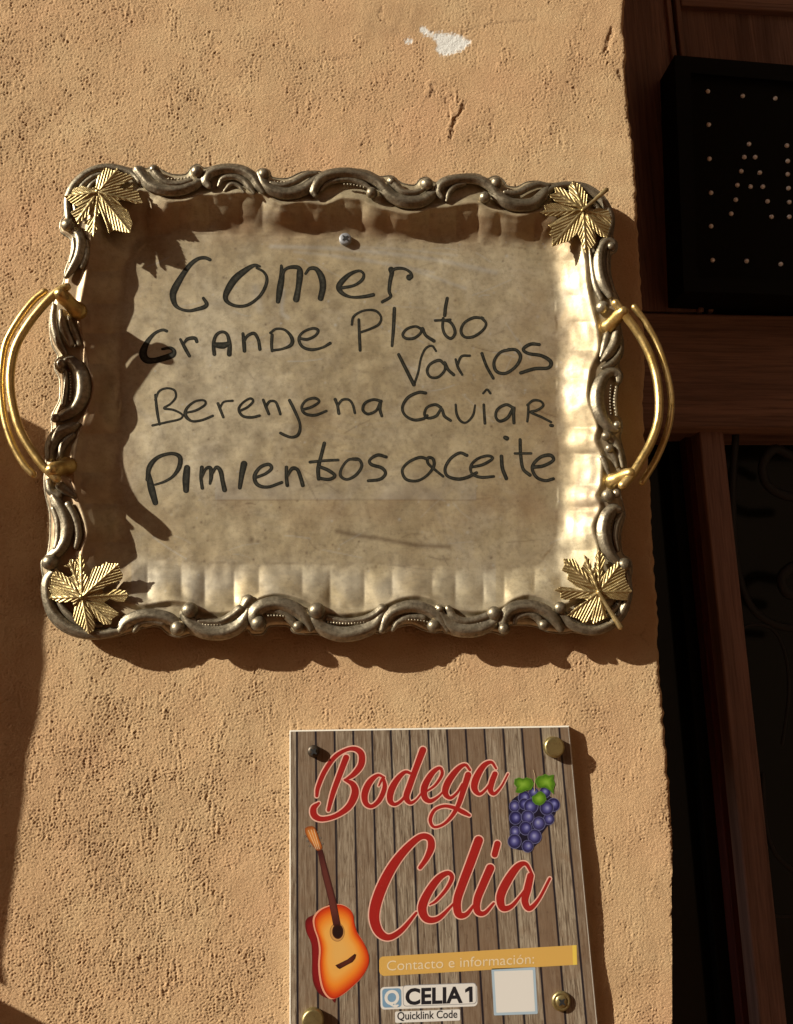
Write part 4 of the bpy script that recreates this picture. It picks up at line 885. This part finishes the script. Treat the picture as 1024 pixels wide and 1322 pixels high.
script([(S1, [(387, 258, 34), (352, 350, 32), (312, 460, 28), (285, 560, 20)]),
        (S1, [(218, 478, 18), (225, 430, 24), (262, 340, 26), (322, 255, 24), (390, 213, 20), (442, 210, 28), (475, 240, 36), (472, 300, 36), (430, 355, 28), (378, 388, 10)]),
        (S1, [(378, 386, 12), (425, 412, 32), (438, 465, 42), (402, 540, 36), (330, 592, 26), (250, 612, 28), (205, 592, 36), (200, 550, 34), (230, 520, 14)]),
        (S1, [(575, 420, 8), (590, 388, 14), (600, 372, 12)]), (S1, [(605, 372, 12), (568, 360, 18), (522, 400, 34), (494, 465, 38), (500, 520, 30), (535, 538, 22), (580, 500, 26), (608, 430, 26), (600, 372, 14)]),
        (S1, [(760, 350, 16), (725, 342, 20), (680, 385, 32), (645, 450, 38), (640, 505, 32), (668, 527, 20), (710, 500, 16), (740, 450, 12)]),
        (S1, [(828, 215, 38), (792, 310, 34), (752, 420, 34), (733, 485, 34), (755, 518, 22), (790, 500, 12), (830, 450, 10)]),
        (S1, [(850, 452, 10), (900, 415, 14), (938, 355, 18), (925, 318, 18), (880, 350, 30), (838, 425, 38), (838, 485, 34), (872, 508, 24), (925, 475, 12), (960, 430, 10)]),
        (S2, [(208, 330, 14), (180, 300, 18), (135, 328, 30), (82, 400, 38), (66, 460, 34), (95, 490, 20), (135, 460, 14), (165, 410, 12)]),
        (S2, [(198, 358, 36), (172, 440, 32), (142, 530, 26), (100, 600, 20), (50, 645, 15), (0, 656, 15), (-20, 615, 20), (5, 560, 18), (60, 537, 18), (120, 548, 22), (170, 572, 26), (205, 590, 16)]),
        (S2, [(358, 320, 12), (330, 285, 18), (285, 308, 30), (243, 380, 40), (234, 435, 36), (262, 468, 20), (300, 440, 14), (335, 390, 12)]),
        (S2, [(352, 352, 30), (334, 400, 32), (326, 445, 30), (348, 466, 20), (388, 425, 12), (427, 352, 9)])])
script([(S3, [(812, 45, 22), (850, -10, 30), (876, -75, 40), (865, -125, 36), (810, -130, 34), (720, -50, 44), (640, 60, 54), (575, 200, 60), (548, 320, 58), (572, 410, 50), (630, 446, 36), (705, 405, 28), (790, 305, 14)]),
        (S3, [(868, 258, 8), (905, 235, 16), (962, 170, 20), (995, 105, 24), (972, 76, 26), (915, 110, 38), (852, 200, 46), (824, 280, 50), (850, 340, 40), (915, 338, 28), (990, 268, 14), (1040, 210, 12)]),
        (S4, [(258, -112, 50), (212, 15, 50), (165, 140, 48), (135, 235, 46), (142, 310, 42), (185, 315, 26), (235, 255, 13)]),
        (S4, [(325, 48, 46), (285, 140, 44), (250, 230, 42), (252, 296, 36), (292, 306, 24), (345, 250, 13)]), (S4, [(366, -92, 36), (350, -30, 34)]),
        (S4, [(566, 85, 14), (530, 24, 22), (482, 40, 38), (424, 120, 48), (384, 210, 48), (396, 275, 38), (445, 268, 24), (500, 205, 14), (530, 160, 10)]),
        (S4, [(556, 92, 38), (540, 165, 42), (524, 235, 40), (550, 280, 30), (605, 225, 18), (667, 108, 15)])])
# flat printed shapes
def flat(name, poly, h, mat, parent=sign, z=None, smoothn=0):
    p = np.array(zz(poly, *z) if z else poly, float)[:, :2]
    if smoothn: p = spline(p, smoothn, True)
    me = bpy.data.meshes.new(name); bmv = P(p[:, 0], p[:, 1], h)
    area = np.sum(p[:, 0] * np.roll(p[:, 1], -1) - np.roll(p[:, 0], -1) * p[:, 1]); order = range(len(p)) if area < 0 else range(len(p) - 1, -1, -1)
    return put(name, bmv, [tuple(order)], mat, parent, False)
def rrect(x0, y0, x1, y1, sl, r, lean=0.0):
    """rounded px rectangle; rows slope by sl, verticals lean"""
    out = []
    for cx, cy, a0 in ((x1 - r, y0 + r, -90), (x1 - r, y1 - r, 0), (x0 + r, y1 - r, 90), (x0 + r, y0 + r, 180)):
        for k in range(5):
            a = math.radians(a0 + 22.5 * k); x = cx + r * math.cos(a); y = cy + r * math.sin(a); out.append((x + lean * (y - y0), y + sl * (x - x0)))
    return out
def fm(name, c, r=0.4): return Mat(name, r, color=c)
M_YEL = fm('printed_ochre_band', (.60, .36, .09, 1)); M_YEL2 = fm('bright_yellow_edge', (.72, .52, .09, 1)); M_CREAM = fm('printed_cream', (.72, .60, .40, 1))
M_WHITE = fm('printed_white', (.68, .66, .62, 1)); M_BLUE = fm('printed_blue', (.17, .30, .44, 1)); M_BLK = fm('printed_black', (.014, .014, .018, 1)); M_GREYP = fm('printed_grey', (.25, .25, .27, 1))
band = flat('printed_band', [(-295, 556), (822, 490), (826, 603), (-290, 668), (-308, 655), (-313, 640), (-313, 575), (-306, 562)], SH + 0.00010, M_YEL, sign, S4)
flat('band_edge', [(797, 491.5), (820, 490), (824, 603), (801, 604.5)], SH + 0.00014, M_YEL2, band, S4)
def text(s, x, y, size, h, mat, parent, sl=0.0, xs=1.0, bold=0.0, lean=0.0, name='printed_text', width=None):
    cu = bpy.data.curves.new('txt', 'FONT'); cu.body = s; cu.size = 1.0; cu.offset = bold; cu.resolution_u = 4
    ob = bpy.data.objects.new('txt', cu); COL.objects.link(ob); dg = bpy.context.evaluated_depsgraph_get(); dg.update(); me = ob.evaluated_get(dg).to_mesh()
    V = np.array([v.co[:] for v in me.vertices]); Fs = [tuple(p.vertices) for p in me.polygons]; bpy.data.objects.remove(ob); bpy.data.curves.remove(cu)
    x_, y_ = V[:, 0] - V[:, 0].min(), V[:, 1]
    if width: xs = width / (x_.max() * size)
    X_ = x_ * size * xs; Y_ = -y_ * size; px = x + X_ + lean * Y_; py = y + Y_ + sl * X_
    return put(name, P(px, py, h), [f[::1] for f in Fs], mat, parent, False)
text('Contacto e información:', 499.7, 1253.2, 18.6, SH + 0.00018, M_CREAM, band, -0.049, 1, -0.004, 0.0, width=190)
plate = flat('number_plate_print', rrect(491, 1274.5, 616, 1303.5, -0.036, 5, 0.02), SH + 0.00010, M_WHITE)
flat('plate_line', rrect(520, 1272, 615, 1299.5, -0.036, 4, 0.02), SH + 0.00013, M_GREYP, plate); flat('plate_field', rrect(520.8, 1272.8, 614.2, 1298.7, -0.036, 3.6, 0.02), SH + 0.00016, M_WHITE, plate)
flat('blue_square', rrect(493.5, 1276.5, 518, 1301, -0.036, 4, 0.02), SH + 0.00014, M_BLUE, plate)
text('Q', 496.5, 1297.0, 26, SH + 0.00018, M_WHITE, plate, -0.036, 0.8, 0.03, width=19)
text('CELIA', 523.5, 1296.6, 28.5, SH + 0.00020, M_BLK, plate, -0.036, 0.8, 0.035, width=74)
flat('printed_text', [(605.5, 1273.8), (610, 1273.6), (610.4, 1293.6), (605.9, 1293.8), (605.6, 1279.2), (600.6, 1281.6), (600.5, 1277.4)], SH + 0.00020, M_BLK, plate)
plate2 = flat('caption_plate', rrect(510, 1306, 594, 1320.5, -0.036, 1.8, 0.02), SH + 0.00010, M_WHITE)
text('Quicklink Code', 513, 1316.6, 14.4, SH + 0.00016, M_BLK, plate2, -0.036, 1, 0.012, width=77.5)
sq = flat('blue_panel', rrect(634.5, 1250.5, 691, 1311, -0.036, 1.5, 0.055), SH + 0.00010, fm('printed_pale_blue', (.36, .47, .56, 1)))
flat('white_panel', rrect(638, 1254, 688, 1307.5, -0.036, 1, 0.055), SH + 0.00014, M_WHITE, sq)
# guitar
M_VC = Mat('printed_picture', 0.4); M_VC.col(M_VC.attr('ink')); 
def ringprint(name, poly, z, h, cols, insets, parent, centre=None, sm=4):
    p = np.array(zz(poly, *z))[:, :2]; p = spline(p, sm, True); c = np.array(zz([centre], *z)[0])[:2] if centre else p.mean(0); n = len(p); V = []; A_ = []
    for t, col in zip(insets, cols):
        q = c + (p - c) * (1 - t); V.append(P(q[:, 0], q[:, 1], h)); A_.append(np.tile(col, (n, 1)))
    V.append(P(np.array([c[0]]), np.array([c[1]]), h)); A_.append(np.array([cols[-1]])); f = []
    area = np.sum(p[:, 0] * np.roll(p[:, 1], -1) - np.roll(p[:, 0], -1) * p[:, 1]); fl = area > 0
    for k in range(len(insets) - 1):
        for i in range(n): j = (i + 1) % n; f.append((k * n + i, k * n + j, (k + 1) * n + j, (k + 1) * n + i))
    b = (len(insets) - 1) * n
    for i in range(n): f.append((b + i, b + (i + 1) % n, len(insets) * n))
    if fl: f = [q[::-1] for q in f]
    return put(name, np.vstack(V), f, M_VC, parent, False, {'ink': np.vstack(A_)})
body = [(205, 350), (218, 315), (250, 285), (300, 265), (350, 258), (395, 275), (425, 310), (436, 370), (452, 420), (490, 480), (516, 545), (515, 605), (480, 670), (430, 722), (370, 772), (322, 797), (288, 786), (260, 745), (243, 680), (236, 600), (241, 520), (232, 460), (212, 400)]
side = [(152, 360), (168, 332), (215, 308), (260, 272), (330, 262), (330, 500), (330, 800), (300, 800), (258, 788), (218, 752), (193, 680), (191, 560), (186, 480), (158, 415)]
R4 = lambda r, g_, b_: np.array(srgb(r, g_, b_))
gs = ringprint('guitar_picture', side, S3, SH + 0.00010, [R4(90, 15, 18), R4(125, 22, 24)], [0, 0.2], sign)
gs['label'] = 'printed sunburst guitar'
ringprint('guitar_outline', [(338 + (x - 345) * 1.0 + (6 if x > 345 else 3) * (1 if x > 345 else -1), y + (4 if y > 500 else -4)) for x, y in body], S3, SH + 0.00012, [R4(215, 150, 120), R4(215, 150, 120)], [0, .05], gs)
ringprint('guitar_top', body, S3, SH + 0.00015, [R4(170, 35, 15), R4(205, 75, 20), R4(222, 130, 40), R4(222, 160, 75), R4(216, 165, 88)], [0, .10, .26, .45, .8], gs)
ringprint('fingerboard', [(222, -52), (250, -58), (290, 90), (330, 240), (356, 372), (334, 382), (313, 378), (285, 230), (250, 90)], S3, SH + 0.00019, [R4(62, 26, 24), R4(92, 45, 38)], [0, .5], gs, None, 1)
ringprint('headstock', [(149, -180), (190, -194), (212, -176), (232, -120), (250, -68), (222, -52), (196, -80), (165, -126)], S3, SH + 0.00017, [R4(130, 60, 20), R4(205, 130, 60)], [0, .5], gs, None, 2)
ell = lambda cx, cy, rx, ry, n=16: [(cx + rx * math.cos(2 * math.pi * i / n), cy + ry * math.sin(2 * math.pi * i / n)) for i in range(n)]
ringprint('rosette', ell(336, 416, 43, 54), S3, SH + 0.00017, [R4(120, 70, 30), R4(190, 140, 80)], [0, .1], gs, None, 2)
ringprint('sound_hole', ell(339, 412, 32, 43), S3, SH + 0.00021, [R4(60, 25, 15), R4(35, 16, 12)], [0, .3], gs, None, 2)
ringprint('bridge', [(325, 606), (345, 597), (395, 572), (436, 540), (446, 545), (440, 568), (424, 588), (390, 606), (350, 628), (338, 622)], S3, SH + 0.00019, [R4(50, 20, 15), R4(80, 35, 25)], [0, .5], gs, None, 1)
for k in range(3):
    mb = MB(); ribbon(mb, zz([(170 + 16 * k, -170 + k * -3, 0.5), (214 + 10 * k, -62, 0.5)], *S3), SH + 0.00022, 1, 0, 3); mb.build('string', M_CREAM, gs)
for k in range(3):
    for sd in (0, 1):
        x, y = (158 + 13 * k, -135 + 28 * k) if sd == 0 else (222 + 12 * k, -160 + 34 * k)
        ringprint('tuning_peg', ell(x + (-6 if sd == 0 else 4), y, 7, 6, 8), S3, SH + 0.00016, [R4(40, 30, 25), R4(120, 110, 100)], [0, .5], gs, None, 1)
# grapes
grp = ringprint('grape_picture', [(440, 520), (500, 470), (600, 450), (680, 490), (705, 560), (670, 630), (620, 700), (600, 750), (540, 790), (450, 770), (435, 640)], S2, SH + 0.00010, [R4(25, 22, 45), R4(20, 18, 38)], [0, .2], sign)
grp['label'] = 'printed bunch of blue grapes with green leaves'
GR = [(640, 458, 32), (575, 462, 30), (688, 530, 38), (520, 488, 36), (465, 538, 32), (520, 525, 32), (662, 612, 32), (470, 605, 37), (560, 538, 42), (650, 548, 40), (540, 600, 38), (468, 682, 30), (605, 638, 38), (528, 665, 38), (580, 712, 40), (465, 740, 40), (540, 768, 34)]
rg = random.Random(3)
for i, (x, y, r) in enumerate(GR):
    l_ = rg.uniform(-14, 14)
    ringprint('grape', ell(x, y, r, r * 1.06, 12), S2, SH + 0.00013 + 0.000012 * i, [R4(118, 120, 165), R4(30, 27, 62), R4(50 + l_, 48 + l_, 98 + l_), R4(82 + l_, 82 + l_, 140 + l_), R4(140 + l_, 142 + l_, 185)], [0, .10, .34, .62, .95], grp, (x + rg.uniform(-9, 9), y + rg.uniform(-12, 2)), 2)
for pl in ([(465, 382), (490, 372), (512, 380), (535, 372), (562, 380), (576, 410), (560, 442), (530, 448), (500, 462), (470, 458), (478, 430), (462, 410)],
           [(580, 392), (600, 366), (625, 362), (640, 352), (662, 362), (690, 356), (688, 385), (698, 410), (688, 440), (690, 470), (665, 445), (640, 430), (600, 432)],
           [(565, 482), (585, 470), (602, 455), (618, 452), (640, 470), (648, 500), (632, 522), (612, 534), (585, 528), (568, 510)]):
    ringprint('vine_leaf', pl, S2, SH + 0.00036, [R4(95, 140, 40), R4(60, 100, 20), R4(95, 138, 30), R4(125, 165, 55)], [0, .12, .5, .9], grp, None, 1)
mb = MB(); ribbon(mb, zz([(572, 330, .6), (582, 370, .7), (578, 420, .9), (580, 450, .9)], *S2), SH + 0.0004, 1, 0, 4); mb.build('vine_stem', fm('printed_tan', (.55, .42, .25, 1)), grp)
# fixings of the sign
def cap(x, y, r, h, lab):
    mb = MB(); c = P(x, y, 0); rr = r * PX; n = 24; v = []; prof = [(1.0, SH), (1.0, h - .0010), (.93, h - .0002), (.8, h), (0.35, h - .0001)]
    for k, hh in prof:
        for j in range(n): a = 2 * math.pi * j / n; v.append((c[0] + k * rr * math.cos(a), -hh, c[2] + k * rr * math.sin(a)))
    v.append((c[0], -h + .0001, c[2])); f = [(i * n + j, i * n + (j + 1) % n, (i + 1) * n + (j + 1) % n, (i + 1) * n + j) for i in range(4) for j in range(n)] + [(4 * n + j, 4 * n + (j + 1) % n, 5 * n) for j in range(n)]
    mb.add(v, f); o = mb.build('screw_cap', M_BRASS, sign); o['label'] = lab
cap(711, 963.5, 12.8, SH + 0.0052, 'round brass screw cap at the upper right corner'); cap(404, 1311, 12.8, SH + 0.0052, 'round brass screw cap at the lower left corner')
s1 = screw('screw', 405, 970, 7.4, SH + 0.0028, M_DARKSCREW, sign, 0.35, ang=0.9); s1['label'] = 'blackened cross-head screw at the upper left corner'
mb = MB(); q = [(724.5 + 9.5 * math.cos(a), 1292.5 + 10.5 * math.sin(a)) for a in np.linspace(0, 2 * math.pi, 24)]; tube(mb, P(*np.array(q).T, SH + .0010), 2.6 * PX, .9, 8); mb.build('cup_washer', M_BRASS, sign)
s2 = screw('screw', 725, 1293, 7.6, SH + 0.0018, M_BRASS, sign, 0.3, ang=0.8); s2['label'] = 'brass cross-head screw at the lower right corner'

# ------------------------------------------------------------------ unseen shapes added left of frame, cut to throw shade on the wall
K = 0.085
def caster(poly, name, label, cat, mat):
    v = []
    for dy in (0, 0.012):
        for x, y in poly:
            p = P(x, y, 0.0) + TO_SUN / abs(TO_SUN[1]) * K; p[1] += dy; v.append(p)
    n = len(poly); f = [tuple(range(n)), tuple(range(2 * n - 1, n - 1, -1))] + [(i, n + i, n + (i + 1) % n, (i + 1) % n) for i in range(n)]
    o = put(name, v, f, mat, None, False); o['label'] = label; o['category'] = cat
caster([(-700, 560), (62, 556), (66, 640), (64, 740), (60, 800), (58, 855), (51, 909), (38, 985), (27, 1070), (12, 1199), (3, 1243), (11, 1275), (-1, 1262), (-20, 1290), (-700, 1290)], 'shade_board', 'unseen board added to shade the wall left of the tray', 'shade board', M_WOOD_V)
caster([(-60, 1296), (-20, 1296), (10, 1300), (30, 1308), (62, 1323), (160, 1400), (160, 1600), (-60, 1600)], 'low_shade_box', 'unseen box added to shade the wall low left of the sign', 'box', M_WOOD_R)
